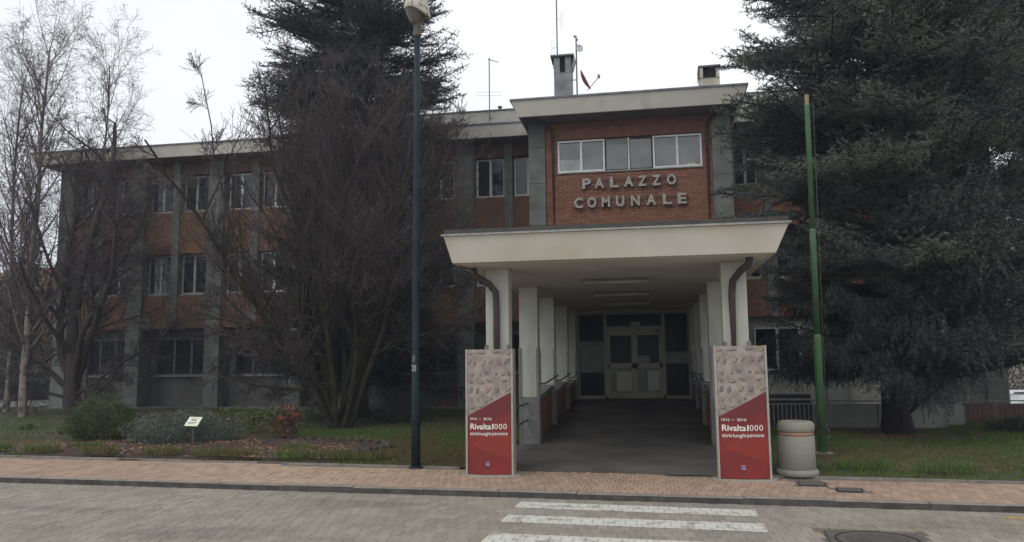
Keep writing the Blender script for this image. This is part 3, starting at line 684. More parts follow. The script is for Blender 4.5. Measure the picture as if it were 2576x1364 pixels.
for z in (.12, .98): k = MB().tube([(-.2,0,z),(0,0,z)], .015, 6); k.build('bracket', M['mast'], t)
for z, dx in ((2.3,.03),(2.42,-.05)): k = MB().box(dx-.03,dx+.03,-.03,.03,z,z+.05); k.build('clamp', M['mast'], t)
def dish(cx, cy, cz, r, axis, m, parent, name='dish', dep=.14):
    ax = Vector(axis).normalized(); u = ax.cross(Vector((0,1,.01))).normalized(); w_ = ax.cross(u); vs = []; fs = []; n = 24
    for side in (0, 1):
        for j in range(5):
            rr = r*j/4 if j else .001
            for i in range(n):
                a = 2*math.pi*i/n; p = Vector((cx,cy,cz))+u*rr*math.cos(a)+w_*rr*math.sin(a)+ax*(dep*(rr/r)**2*r*2-side*.012); vs.append(p)
    for side in (0, 1):
        for j in range(4):
            for i in range(n): o = side*5*n; q = (o+j*n+i, o+j*n+(i+1)%n, o+(j+1)*n+(i+1)%n, o+(j+1)*n+i); fs.append(q if side else q[::-1])
    for i in range(n): fs.append((4*n+i, 4*n+(i+1)%n, 9*n+(i+1)%n, 9*n+i))
    k = MB(); k.add(vs, fs); return k.build(name, m, parent, smooth=True)
dish(.20, .02, .93, .36, (.92, -.12, .42), M['dish_red'], t)
k = MB().tube([(.33,0,.60),(.70,-.08,.98)], .012, 6); k.build('arm', M['mast'], t); k = MB().box(.67,.75,-.12,-.04,.96,1.06); k.build('receiver', M['mast'], t)
dish(.10, .0, 2.02, .13, (.5, -.8, .1), M['dish_white'], t, 'round_dish', .08)
t = empty('tv_aerial', (-5.59, 27.1, 10.35), 'slender rod aerial standing alone on the lower roof, left of the centre block', 'aerial')
k = MB().tube([(0,0,0),(0,0,2.4)], .02, 8); k.build('pole', M['mast'], t)
k = MB().tube([(-.05,0,2.36),(.35,-.1,2.18)], .012, 6); k.build('boom', M['mast'], t)
for i in range(4): k = MB().tube([(.02+i*.1,-.09,2.32-i*.045),(.05+i*.1,.05,2.38-i*.045)], .008, 5); k.build('element', M['mast'], t)
for z in (1.12, .98): k = MB().tube([(-.5,0,z+.03),(.45,0,z-.03)], .005, 4); k.build('element', M['mast'], t)
k = MB().tube([(0,.0,.12),(.12,-.05,.12)], .02, 6); k.build('bracket', M['mast'], t)
t = empty('vent_pipe', (-5.3, 27.6, 10.8), 'small capped vent pipe on the lower roof beside the rod aerial', 'vent')
MB().lathe([(.05,0),(.05,.22)], 0,0,12).build('pipe', M['mast'], t); MB().lathe([(.09,.221),(.09,.26),(.02,.3)],0,0,12).build('cap', M['mast'], t)

# ------------------------------------------------------------------ entrance portico
EP = empty('entrance_portico', (-.6, 11.2, .1), 'long covered entrance walkway with a deep cream fascia on white pillars', 'entrance canopy')
EO = Vector((-.6, 11.2, .1))
def Q(mb, name, m, parent=None, **k):
    localise(mb, EO); return mb.build(name, m, parent or EP, **k)
rf = Q(MB().frus((-2.90, 1.705, 11.24, 22.88), 3.17, (-2.99, 1.865, 11.08, 22.88), 3.545), 'roof', M['canopy'])
Q(MB().box(-3.02, 1.895, 11.04, 22.88, 3.547, 3.575), 'drip_edge', M['sill'], rf); Q(MB().box(-2.99, 1.865, 11.08, 22.88, 3.577, 3.645), 'flashing', M['flash_dark'], rf)
Q(MB().box(-2.80, 1.62, 11.36, 22.87, 3.160, 3.168), 'ceiling', M['ceiling'], rf)
Q(MB().box(-2.93, -2.91, 11.6, 22.8, 3.0, 3.03), 'gutter', M['flash_dark'], rf) if False else None
YS = [12.0, 15.1, 17.7, 20.5, 22.7]
def rampz(y): return .12 if y < 15 else .15+(.45*min(max(y-15, 0), 7.2)/7.2)
for i, y in enumerate(YS):
    z0 = rampz(y)-.05
    for x0, x1, s in ((-2.56, -2.20, 1), (1.02, 1.38, -1)):
        p_ = Q(MB().box(x0, x1, y, y+.30, 1.03 if i else 1.03, 3.158), 'pillar', M['pillar'], bevel=.008)
        Q(MB().box(x0-.012, x1+.012, y-.012, y+.312, z0, 1.028), 'plinth', M['plinth'], p_)
        for xx in (x0-.016, x1-.034+.004):
            Q(MB().box(xx, xx+.05, y-.026, y+.03, z0, 1.97), 'corner_guard', M['rail'], p_)
        if i == 0:
            pass
    if i >= 1 and i < len(YS)-1:
        y2 = YS[i+1]
        for x0, x1 in ((-2.45, -2.27), (1.09, 1.27)):
            w_ = MB(); a, b = y+.32, y2-.02
            w_.add([(x0,a,rampz(a)-.2),(x1,a,rampz(a)-.2),(x1,b,rampz(b)-.2),(x0,b,rampz(b)-.2),(x0,a,.95),(x1,a,.95),(x1,b,1.12),(x0,b,1.12)],[(0,3,2,1),(4,5,6,7),(0,1,5,4),(1,2,6,5),(2,3,7,6),(3,0,4,7)])
            lw = Q(w_, 'low_wall', M['bricklow'])
            w_ = MB(); w_.add([(x0-.03,a,.952),(x1+.03,a,.952),(x1+.03,b,1.122),(x0-.03,b,1.122),(x0-.03,a,1.02),(x1+.03,a,1.02),(x1+.03,b,1.19),(x0-.03,b,1.19)],[(0,3,2,1),(4,5,6,7),(0,1,5,4),(1,2,6,5),(2,3,7,6),(3,0,4,7)])
            Q(w_, 'coping', M['plinth'], lw)
for x in (-2.42, 1.24):        # double handrails, first bay, and single inside
    for z in (.60, .92): Q(MB().tube([(x,12.31,z-.02),(x,15.05,z),(x,15.08,z)], .022, 10), 'handrail', M['rail'], smooth=True)
for x, s in ((-2.20, 1), (1.02, -1)):
    for (ya, yb) in ((15.45, 17.7), (18.05, 20.5), (20.85, 22.7)):
        Q(MB().tube([(x-s*.02,ya,1.28),(x+s*.08,ya+.02,1.28),(x+s*.08,yb-.1,1.40),(x-s*.02,yb-.08,1.40)], .018, 8), 'handrail', M['rail'], smooth=True)
for x, pts_ in ((-2.375, [(-2.69,11.72,3.14),(-2.66,11.74,3.02),(-2.47,11.84,2.90),(-2.38,11.90,2.78),(-2.375,11.92,2.6),(-2.375,11.92,.12)]), (1.16, [(1.40,11.6,3.16),(1.37,11.64,3.06),(1.27,11.76,2.98),(1.17,11.88,2.85),(1.155,11.92,2.65),(1.155,11.92,.12)])):
    Q(MB().tube(pts_, .052, 12), 'downpipe', M['pipe'], smooth=True)
Q(MB().tube([(-2.86,11.5,3.15),(-2.70,11.7,3.12)], .014, 6), 'hanger', M['pipe']); 
for i, y in enumerate((14.0, 16.7, 19.4, 22.0)):
    t = empty('ceiling_light', (-.62, y, 3.16), ('ceiling light nearest the street under the canopy', 'second ceiling light in from the street under the canopy', 'third ceiling light in, deep under the canopy', 'ceiling light closest to the entrance door under the canopy')[i], 'ceiling light', 'strip lights under the entrance canopy')
    MB().box(-.60,.60,-.10,.10,-.05,-.001).build('housing', M['plinth'], t); MB().frus((-.56,.56,-.07,.07),-.095,(-.58,.58,-.085,.085),-.051).build('diffuser', M['frame_dim'], t)
# door wall at the far end
D = empty('entrance_door', (-.58, 23.3, .6), 'pale framed glass double door with side lights at the end of the covered walkway', 'door')
DO = Vector((-.58, 23.3, .6))
Dy = 23.0
def DD(mb, name, m, parent=None, **k): localise(mb, DO); return mb.build(name, m, parent or D, **k)
xl, xr = -2.17, 1.01; zb, zt = .62, 3.10
f = MB()
for a, b in ((xl, xl+.05), (-1.42,-1.33), (.24,.33), (xr-.05, xr)): f.box(a, b, Dy, Dy+.08, zb+.101, zt-.06)
f.box(xl, xr, Dy-.005, Dy+.085, zt-.059, zt); f.box(xl, -1.42, Dy, Dy+.08, zb, zb+.1); f.box(.33, xr, Dy, Dy+.08, zb, zb+.1); f.box(-1.329,.239,Dy,Dy+.08,2.60,2.70)
DD(f, 'frame', M['doorframe'])
DD(MB().box(xl+.052,-1.422,Dy+.03,Dy+.04,zb+.102,1.38), 'pane', M['glass_door']); DD(MB().box(xl+.052,-1.422,Dy+.03,Dy+.04,1.382,2.28), 'pane', M['glass_frost']); DD(MB().box(xl+.052,-1.422,Dy+.03,Dy+.04,2.282,zt-.061), 'pane', M['glass_door'])
DD(MB().box(.332,xr-.052,Dy+.03,Dy+.04,zb+.102,1.62), 'pane', M['glass_door']); DD(MB().box(.332,xr-.052,Dy+.03,Dy+.04,1.622,1.95), 'pane', M['glass_frost']); DD(MB().box(.332,xr-.052,Dy+.03,Dy+.04,1.952,zt-.061), 'pane', M['glass_door'])
DD(MB().box(-1.328,.238,Dy+.03,Dy+.04,2.702,zt-.061), 'pane', M['glass_door'])
DD(MB().box(-.62,-.36,Dy-.04,Dy-.003,2.70,2.82), 'sign_box', M['frame_dim'])
for a, b in ((-1.326,-.548),(-.542,.236)):
    lf = MB(); z0, z1 = .64, 2.597
    lf.box(a, b, Dy-.01, Dy+.05, z0, z0+.16); lf.box(a, b, Dy-.01, Dy+.05, z1-.16, z1); lf.box(a, b, Dy-.01, Dy+.05, 1.50, 1.64)
    lf.box(a, a+.085, Dy-.01, Dy+.05, z0+.161, z1-.161); lf.box(b-.085, b, Dy-.01, Dy+.05, z0+.161, z1-.161)
    lo = DD(lf, 'door_leaf', M['doorframe'])
    DD(MB().box(a+.086,b-.086,Dy+.012,Dy+.02,1.641,z1-.162), 'pane', M['glass_door'], lo); DD(MB().box(a+.086,b-.086,Dy+.012,Dy+.02,z0+.162,1.499), 'pane', M['glass_frost'], lo)
    if a < -1: DD(MB().box(a+.26,b-.10,Dy+.002,Dy+.008,z0+.2,1.4), 'notice', M['paper'], lo)
    else:
        DD(MB().box(a+.36,b-.10,Dy+.002,Dy+.008,z0+.22,1.42), 'notice', M['paper'], lo); DD(MB().box(a+.09,a+.42,Dy+.002,Dy+.008,1.66,1.85), 'notice', M['glass_frost'], lo)
        DD(MB().tube([(a+.04,Dy-.012,1.56),(a+.04,Dy-.06,1.56),(a+.14,Dy-.06,1.56)], .013, 6), 'handle', M['iron'], lo); DD(MB().box(a+.02,a+.06,Dy-.02,Dy-.012,1.45,1.6), 'handle_plate', M['iron'], lo)
DD(MB().tube([(.05,Dy-.05,2.54),(.2,Dy-.05,2.56)], .02, 6), 'door_closer', M['iron'])
# jambs between pillars and door
P(MB().box(-2.6,xl-.003,22.96,23.08,.4,3.16), 'jamb', M['pillar']); P(MB().box(xr+.003,1.45,22.96,23.08,.4,3.16), 'jamb', M['pillar']); P(MB().box(xl,xr,22.97,23.08,zt+.003,3.158), 'lintel', M['pillar'])

# ------------------------------------------------------------------ totems
def totem(x0, x1, y, label):
    W_, H_ = .70, 1.80; cx = (x0+x1)/2
    T = empty('poster_totem', (cx, y+.12, SW), label, 'poster stand', 'red and stone poster totems flanking the entrance')
    sag = .045; ztop = 1.81; zb_ = .035
    def ay(u): return -.10-sag*(1-(2*u-1)**2)
    def panel(poly, layer, nm, m):     # poly in (u 0..1, v 0..1)
        mb = MB(); K = 14
        us = [p[0] for p in poly]
        for i in range(K):
            a, b = i/K, (i+1)/K
            q_ = clip(clip(list(poly), 1, 0, b), -1, 0, -a)
            if len(q_) > 2: mb.add([((u-.5)*(W_-.05), ay(u)-.0015*layer, zb_+v*(ztop-zb_)) for u, v in q_], [tuple(range(len(q_)))])
        return mb.build(nm, m, T)
    # body
    mb = MB(); K = 14
    arc = [((i/K-.5)*(W_-.05), ay(i/K)+.004) for i in range(K+1)]; back = [((i/K-.5)*(W_-.05), .10+sag*(1-(2*i/K-1)**2)) for i in range(K, -1, -1)]
    mb.prism(arc+back, zb_, ztop, True); mb.build('body', M['alu'], T)
    for s in (-1, 1): MB().box(min(s*(W_/2-.028), s*(W_/2)), max(s*(W_/2-.028), s*W_/2), -.115, .115, .03, ztop+.005).build('side_profile', M['alu'], T)
    base = []; 
    for i in range(33): a = math.pi*2*i/32; base.append((.44*math.cos(a), .20*math.sin(a)))
    MB().prism(base[:-1], 0, .028, True).build('base_plate', M['alu'], T)
    panel([(0,0),(1,0),(1,1),(0,1)], 0, 'poster', M['p_bg'])
    panel([(0,0),(1,0),(1,.653),(0,.460)], 1, 'poster_field', M['p_red'])
    panel([(0,.460),(0,.40),(.45,.45),(1,.505),(1,.653)], 2, 'poster_field', M['p_maroon'])
    panel([(0,0),(.62,0),(.95,.12),(.5,.17),(0,.25)], 2, 'poster_field', M['p_maroon']) if False else None
    panel([(.1,.22),(1,.12),(1,.30),(.35,.30)], 2, 'poster_field', M['p_orange'])
    def text(s, u0, u1, v0, v1, off, m=M['p_white'], layer=4):
        vs, fs = text_mesh(s, 1, off); vs = fit(vs, u0, u1, v0, v1)
        mb = MB(); mb.add([((u-.5)*(W_-.05), ay(u)-.0015*layer, zb_+v*(ztop-zb_)) for u, v, _ in vs], fs); mb.build('lettering', m, T)
    text('1016', .066, .227, .430, .450, .008); text('—', .267, .325, .438, .4405, 0); text('2016', .374, .565, .430, .450, .008)
    text('Rivalta', .070, .550, .355, .402, .018); [text(c_, a_, b_, .357, .400, .0) for c_, a_, b_ in (('1', .573, .605), ('0', .624, .700), ('0', .722, .798), ('0', .820, .896))]
    text('storie', .066, .262, .308, .335, .008); text('luoghi', .286, .545, .300, .336, .008); text('persone', .570, .912, .300, .329, .008)
    # town crest: crown, shield and wreath
    panel([(.43,.088),(.51,.088),(.51,.10),(.43,.10)], 3, 'crest', M['p_lilac']); panel([(.425,.066),(.515,.066),(.515,.083),(.425,.083)], 3, 'crest', M['p_lilac'])
    panel([(.44,.035),(.50,.035),(.51,.045),(.51,.062),(.43,.062),(.43,.045)], 3, 'crest', M['p_maroon'])
    mb = MB()
    for i in range(13):
        a = math.pi*(1.08+.84*i/12); u = .47+.085*math.cos(a)*1.0; v = .058+.040*math.sin(a); 
        mb.add([((u+du-.5)*(W_-.05), ay(u)-.0045, zb_+(v+dv)*(ztop-zb_)) for du, dv in ((-.012,0),(0,-.004),(.012,0),(0,.004))], [(0,1,2,3)])
    mb.build('crest', M['p_gold'], T)
    # printed pebbles: (px, py, rx, ry, angle, tone) in poster-photo pixels
    peb = [(165,130,26,16,0,0),(270,132,60,6,0,1),(420,125,45,9,10,1),(518,130,30,18,0,0),(160,210,12,34,-30,2),(210,225,14,34,-10,1),(300,215,16,36,-30,0),(358,208,16,32,-30,0),(440,210,24,34,0,2),(510,205,18,44,-45,1),
           (180,325,20,24,20,2),(258,318,14,32,25,0),(320,310,28,22,-20,1),(412,318,18,16,30,1),(470,320,26,18,-20,0),(525,318,16,32,35,2),(175,388,18,24,0,2),(268,398,32,18,0,2),(348,382,34,13,-25,2),(485,385,32,12,12,2),
           (175,462,18,34,-8,1),(235,468,20,36,-15,1),(336,462,20,38,-30,0),(416,466,22,30,-35,1),(515,460,30,20,20,0),(175,545,12,26,30,2),(242,552,8,24,0,2),(310,558,18,26,35,2),(368,545,14,14,0,1),(178,620,30,20,0,2),(262,612,22,12,10,0)]
    for (a, b, rx, ry, an, tn) in peb:
        for sh in (1, 0):
            poly = []
            ex = 1.0 if sh else .86
            for i in range(12):
                t_ = 2*math.pi*i/12; xx = rx*.85*ex*math.cos(t_); yy = ry*.85*ex*math.sin(t_); c_, s_ = math.cos(math.radians(-an)), math.sin(math.radians(-an))
                X = a+(xx*c_-yy*s_)+(3 if sh else -1); Y = b+(xx*s_+yy*c_)+(4 if sh else -2)
                poly.append(((X-139)/409, 1-(Y-98)/1117))
            poly = poly[::-1]
            poly = clip(clip(clip(poly, 1,0,.995), -1,0,-.005), 0,1,.995); poly = clip(poly, .193, -1, -.462) if poly else poly
            if poly and len(poly) > 2: panel(poly, 1 if sh else 2, 'printed_stone', M['p_shade'] if sh else PEB[tn])
    return T
totem(-2.71, -2.02, 11.27, 'red and stone poster totem nearer the dark lamp post, left of the entrance')
totem(.815, 1.505, 11.20, 'red and stone poster totem beside the litter bin, right of the entrance')

# ------------------------------------------------------------------ litter bin
t = empty('litter_bin', (1.935, 11.80, SW), 'round concrete litter bin with an orange band beside the poster totem', 'litter bin')
MB().lathe([(.24,0),(.275,.015),(.285,.05),(.275,.085),(.255,.10)], 0,0,48).build('base', M['bin'], t, smooth=True)
MB().lathe([(.232,.101),(.245,.112),(.246,.55),(.240,.558)], 0,0,48).build('body', M['bin'], t, smooth=True)
MB().lathe([(.236,.559),(.236,.607)], 0,0,48).build('band', M['copper'], t, smooth=True)
MB().lathe([(.228,.608),(.246,.618),(.252,.66),(.250,.70),(.232,.742),(.20,.757),(.17,.757),(.165,.74),(.165,.60)], 0,0,48,False).build('rim', M['bin'], t, smooth=True)
MB().lathe([(.164,.655),(.001,.655)], 0,0,32,False).build('liner', M['dark'], t)

# ------------------------------------------------------------------ street lamp
t = empty('street_lamp', (-3.71, 12.08, SW), 'tall dark green street lamp post at the back of the pavement', 'street lamp')
MB().lathe([(.072,0),(.072,1.25),(.067,1.27),(.062,3.0),(.054,5.2),(.044,7.18)],0,0,24).build('post', M['lamp_green'], t, smooth=True)
MB().lathe([(.11,0),(.11,.02),(.075,.03)],0,0,24).build('collar', M['lamp_green'], t)
MB().lathe([(.055,7.0),(.062,7.05),(.062,7.22),(.07,7.23)],0,0,20).build('socket', M['lamp_lens'], t, smooth=True)
hd_ = MB().lathe([(.075,7.222),(.10,7.27),(.165,7.40),(.19,7.50),(.19,7.52)],-.02,0,24); 
hd_.v = [(x, y, z+(.16*(-x) if z > 7.3 else 0)) for x, y, z in hd_.v]; hd_.build('lens', M['lamp_lens'], t, smooth=True)
sh_ = MB(); n = 28; pr = [(.215,7.46),(.222,7.50),(.205,7.60),(.165,7.72),(.10,7.80),(.01,7.83)]
sh_.lathe(pr, 0, 0, n)
sh_.v = [(x*1.0+(.0), y*1.05, z-.55*max(x,0)*(1 if z < 7.7 else .5)+.10*(-x)) for x, y, z in sh_.v]; sh_.build('shell', M['lamp_shell'], t, smooth=False, bevel=0)
for s, z0, z1, w_ in (('11', 1.72, 1.82, .036), ('20', 1.575, 1.68, .080)):
    vs, fs = text_mesh(s, 1, .02)
    vs = fit(vs, -.02-w_/2, -.02+w_/2, z0-SW, z1-SW); mb = MB(); R_ = .070
    mb.add([(x, -math.sqrt(max(R_**2-x*x, 0))-.002, y) for x, y, _ in vs], fs); mb.build('stencil_number', M['stencil'], t)

# green pole
t = empty('green_pole', (2.70, 14.0, .13), 'tall green tapering metal pole standing in the lawn beside the right-hand canopy', 'pole')
for a, b, r0, r1 in ((0, 1.98, .066, .064), (1.98, 3.78, .056, .055), (3.78, 5.98, .046, .044)):
    MB().lathe([(r0,a+.001),(r0,b-.04),(r0*.92,b)],0,0,20).build('tube_section', M['pole_green'], t, smooth=True)
MB().lathe([(.035,5.981),(.04,6.15)],0,0,10).build('wooden_tip', M['wood'], t)
MB().lathe([(.2,-.02),(.2,.03)],0,0,16).build('footing', M['sill'], t)
MB().tube([(.08,0,.25),(.13,0,.3),(.13,0,.38),(.08,0,.43)],.008,6).build('cleat', M['rail'], t); MB().tube([(.09,0,.4),(.10,0,6.0)],.004,4).build('halyard', M['rail'], t)
t.rotation_euler = (0, math.radians(.6), 0)

# plaque
t = empty('garden_plaque', (-8.76, 14.06, .17), 'small white plaque on a thin stake in front of the grey-green shrub', 'sign')
MB().tube([(0,.0,0),(0,.0,.40)],.010,8).build('stake', M['rail'], t)
pl = MB(); pl.box(-.19,.19,-.12,.12,-.008,.0); pb_ = pl.build('backing', M['iron'], t); pb_.location = (-.02,.02,.46); pb_.rotation_euler = (math.radians(50),0,math.radians(-14))
pl = MB(); pl.box(-.165,.165,-.105,.105,.001,.006); pq = pl.build('plate', M['p_white'], t); pq.location = pb_.location; pq.rotation_euler = pb_.rotation_euler
pq.data.materials[0] = mat('plaque_white', (.72, .76, .62), (.66, .70, .56), .6, 4)
for (a, b, c, d, m_) in ((-.10,.10,.075,.080,'stone'),(-.07,-.02,.02,.045,'iron'),(-.015,.06,.015,.05,'copper'),(-.12,.11,-.03,-.018,'iron'),(-.10,.07,-.058,-.048,'iron')):
    s_ = MB().box(a,b,c,d,.0062,.0075); o = s_.build('print_mark', M[m_], t); o.location = pb_.location; o.rotation_euler = pb_.rotation_euler

# ------------------------------------------------------------------ shrubs
def leafcloud(n, fn, size, aspect=.45, up=.3):
    P_ = np.array([fn() for _ in range(n)]); D_ = RNG.normal(size=(n,3)); D_[:,2] += up; D_ /= np.linalg.norm(D_,axis=1)[:,None]
    E_ = np.cross(D_, RNG.normal(size=(n,3))); E_ /= np.linalg.norm(E_,axis=1)[:,None]; s = (size*RNG.uniform(.6,1.3,n))[:,None]
    V = np.zeros((n,4,3)); V[:,0] = P_-D_*s*.5; V[:,1] = P_+E_*s*aspect*.5; V[:,2] = P_+D_*s*.5; V[:,3] = P_-E_*s*aspect*.5; return V
def blob(cx, cy, cz, rx, ry, rz, lump=.18, seed=0):
    ph = [random.uniform(0,6.28) for _ in range(6)]
    def fn():
        while True:
            v = Vector((random.gauss(0,1), random.gauss(0,1), random.gauss(0,1))).normalized()
            r = random.random()**.35
            k = 1+lump*(math.sin(3*v.x+ph[0])*math.sin(4*v.y+ph[1])+.6*math.sin(7*v.x+ph[2])*math.sin(6*v.z+ph[3]))
            p = (cx+v.x*rx*r*k, cy+v.y*ry*r*k, cz+v.z*rz*r*k)
            if p[2] > .14: return p
    return fn
def shrub(name, loc, blobs, mname, nleaf, size, label, cat='shrub', aspect=.45, stems=14, up=.3):
    t = empty(name, (loc[0], loc[1], .15), label, cat)
    V = np.concatenate([leafcloud(nleaf//len(blobs), blob(*b), size, aspect, up) for b in blobs]); V -= np.array([loc[0], loc[1], .15])
    tri_mesh('foliage', V, M[mname], t, per=4)
    k = MB()
    for _ in range(stems):
        b = random.choice(blobs); fn = blob(*b); p = fn(); k.tube([(random.uniform(-.08,.08), random.uniform(-.08,.08), 0), ((p[0]-loc[0])*.5, (p[1]-loc[1])*.5, (p[2]-.15)*.6), (p[0]-loc[0], p[1]-loc[1], p[2]-.15)], [.014,.009,.004], 4)
    k.build('stems', M['bark'], t); return t
shrub('round_shrub', (-11.45, 15.0), [(-11.5,15.0,.60,.70,.60,.52),(-11.85,15.0,.52,.40,.4,.42),(-11.15,15.0,.50,.42,.4,.42)], 'leaf_green', 30000, .035, 'rounded dense green shrub left of the white plaque')
shrub('lavender_shrub', (-9.55, 14.5), [(-9.9,14.4,.42,.58,.5,.36),(-9.2,14.5,.46,.66,.5,.42),(-8.6,14.6,.36,.5,.45,.32),(-9.5,14.2,.30,.5,.35,.26)], 'leaf_grey', 26000, .04, 'low spreading grey-green shrub behind the white plaque', aspect=.3)
shrub('laurel_shrub', (-9.3, 16.4), [(-9.3,16.4,.55,.5,.35,.35),(-8.7,16.3,.45,.35,.3,.25),(-9.6,16.4,.45,.3,.3,.2)], 'leaf_yellow', 300, .13, 'yellow-green broad-leaved shrub peeking up behind the grey-green one', aspect=.32, up=.6)
shrub('red_shrub', (-7.45, 15.3), [(-7.35,15.2,.78,.20,.18,.13),(-7.2,15.2,.68,.15,.15,.10),(-7.5,15.2,.62,.15,.12,.07)], 'leaf_red', 210, .08, 'small nandina with scarlet leaves at its top and a thin stem', aspect=.3)
o = tri_mesh('lower_foliage', np.concatenate([leafcloud(700, blob(-7.5,15.3,.45,.34,.25,.24), .07, .3), leafcloud(300, blob(-7.35,15.2,.3,.2,.2,.14), .07, .3)])-np.array([-7.45,15.3,.15]), M['leaf_orange'], bpy.data.objects['red_shrub'], per=4)
o = tri_mesh('green_foliage', leafcloud(500, blob(-7.8,15.5,.62,.25,.2,.22), .08, .35)-np.array([-7.45,15.3,.15]), M['leaf_yellow'], bpy.data.objects['red_shrub'], per=4)
shrub('low_juniper', (-6.9, 19.5), [(-6.9,19.6,.65,1.0,.7,.55),(-6.2,19.6,.7,.7,.6,.5),(-9.2,20.4,.8,1.2,.7,.65)], 'needle_dark', 15000, .07, 'low dark drooping evergreen bush under the centre cedar', aspect=.2, up=-.2)
shrub('dark_hedge', (9.0, 17.5), [(8.2,17.4,.45,.9,.6,.35),(9.6,17.5,.6,.9,.7,.5),(7.2,17.2,.3,.7,.5,.2)], 'hedge', 16000, .05, 'low dark hedge on the grass mound at the right edge', 'hedge')
for (x, y, lb) in ((-13.6,16.6,'small grassy weed clump in the lawn left of the rounded shrub'), (-15.3,17.3,'small weed clump in the lawn between the birch and the rounded shrub')):
    shrub('weed_clump', (x, y), [(x,y,.22,.2,.2,.1)], 'leaf_green', 500, .06, lb, 'weed', .25, 3, .8)

# ------------------------------------------------------------------ cedars
def cedar_branch(seed, L_=3.0, hang=0.):
    r = np.random.default_rng(seed); T = []; wood = MB()
    def axis(t): x = L_*t; return np.array([x, .12*math.sin(t*3+seed), -.10*x*x*.5/1.0*.55-(.25*t*t if hang else 0)+.16*t**3*2])
    base_axis = axis
    def lateral(f0, az_, ln_, dz):
        o_ = base_axis(f0); ca, sa = math.cos(az_), math.sin(az_)
        return lambda t: o_+np.array([L_*ln_*t*ca, L_*ln_*t*sa, dz*t*L_*.3-.05*(L_*ln_*t)**2+.2*t**3])
    axes = [(base_axis, 0., 1.)]+[(lateral(f0, sg*math.radians(r.uniform(22,38)), r.uniform(.42,.60), r.uniform(-.3,.5)), sg*.5, .6) for f0, sg in ((.18,1),(.30,-1),(.48,1),(.55,-1))]
    def needles(a, b, dens=80, ln=.046, wd=.019):
        d = b-a; l = np.linalg.norm(d); 
        if l < 1e-4: return
        d = d/l; n = max(4, int(l*dens)); t = r.uniform(0,1,n)[:,None]; p = a+(b-a)*t
        q = r.normal(size=(n,3)); q[:,2] += .5; q -= (q@d)[:,None]*d; q /= np.linalg.norm(q,axis=1)[:,None]
        dr = q*.85+d*.6; s = ln*r.uniform(.6,1.25,n)[:,None]; w = np.cross(dr, r.normal(size=(n,3))); w /= np.linalg.norm(w,axis=1)[:,None]
        V = np.zeros((n,3,3)); V[:,0] = p-w*wd/2; V[:,1] = p+w*wd/2; V[:,2] = p+dr*s; T.append(V)
    for axis, az0, fl_ in axes:
        ap = [axis(i/8) for i in range(9)]; wood.tube(ap, [(.035*(1-i/8))*fl_+.005 for i in range(9)], 5, False)
        side = 1; t = .12; LL = L_*fl_
        while t < 1:
            a = axis(t); ln = (LL*(1-t)*.36+.20)*r.uniform(.7,1.2); ang = az0+math.radians(r.uniform(35,62))*side
            d = np.array([math.cos(ang), math.sin(ang), r.uniform(-.22,.34)-hang*.5]); d /= np.linalg.norm(d)
            if hang: ln *= .8
            b = a+d*ln; b[2] -= .12*ln*ln; m_ = (a+b)/2+np.array([0,0,.03])
            wood.tube([a, m_, b], [.010,.007,.003], 3, False)
            nt_ = int(ln/.11)+1; s2 = 1
            for k in range(nt_):
                tt = (k+.6)/nt_; c = a+(m_-a)*tt*2 if tt < .5 else m_+(b-m_)*(tt*2-1)
                l3 = r.uniform(.12,.28)*(1.1-.5*tt); an2 = ang+s2*math.radians(r.uniform(35,70)); s2 = -s2
                d3 = np.array([math.cos(an2), math.sin(an2), r.uniform(-.25,.55)-hang*4]); d3 /= np.linalg.norm(d3)
                needles(c, c+d3*l3*(r.uniform(1.0,2.6) if hang else 1))
            needles(a, b, 60); side = -side; t += .036*r.uniform(.8,1.3)/fl_**.7
        needles(axis(.8), axis(1.0), 90)
    return np.concatenate(T), wood
PROT = {}
for tone in ('needle', 'needle_dark'):
    for hang in (0, 1):
        lst = []
        for s in range(4 if not hang else 2):
            V, wood = cedar_branch(10+s+hang*7, 3.0, .55*hang)
            nv = V.reshape(-1,3); mb = MB(); 
            me = bpy.data.meshes.new('branch')
            nw = len(wood.v); co = np.concatenate([nv, np.array([tuple(v) for v in wood.v])]).astype(np.float32)
            NT = len(V); loops = np.concatenate([np.arange(NT*3), np.concatenate([np.array(f)+NT*3 for f in wood.f])]).astype(np.int32)
            starts = np.concatenate([np.arange(NT)*3, NT*3+np.arange(len(wood.f))*4]).astype(np.int32)
            me.vertices.add(len(co)); me.vertices.foreach_set('co', co.reshape(-1)); me.loops.add(len(loops)); me.loops.foreach_set('vertex_index', loops)
            me.polygons.add(len(starts)); me.polygons.foreach_set('loop_start', starts)
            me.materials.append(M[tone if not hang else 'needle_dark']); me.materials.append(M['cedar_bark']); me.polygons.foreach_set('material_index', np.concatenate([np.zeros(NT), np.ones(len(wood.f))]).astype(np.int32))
            me.update(calc_edges=True); lst.append(me)
        PROT[(tone, hang)] = lst
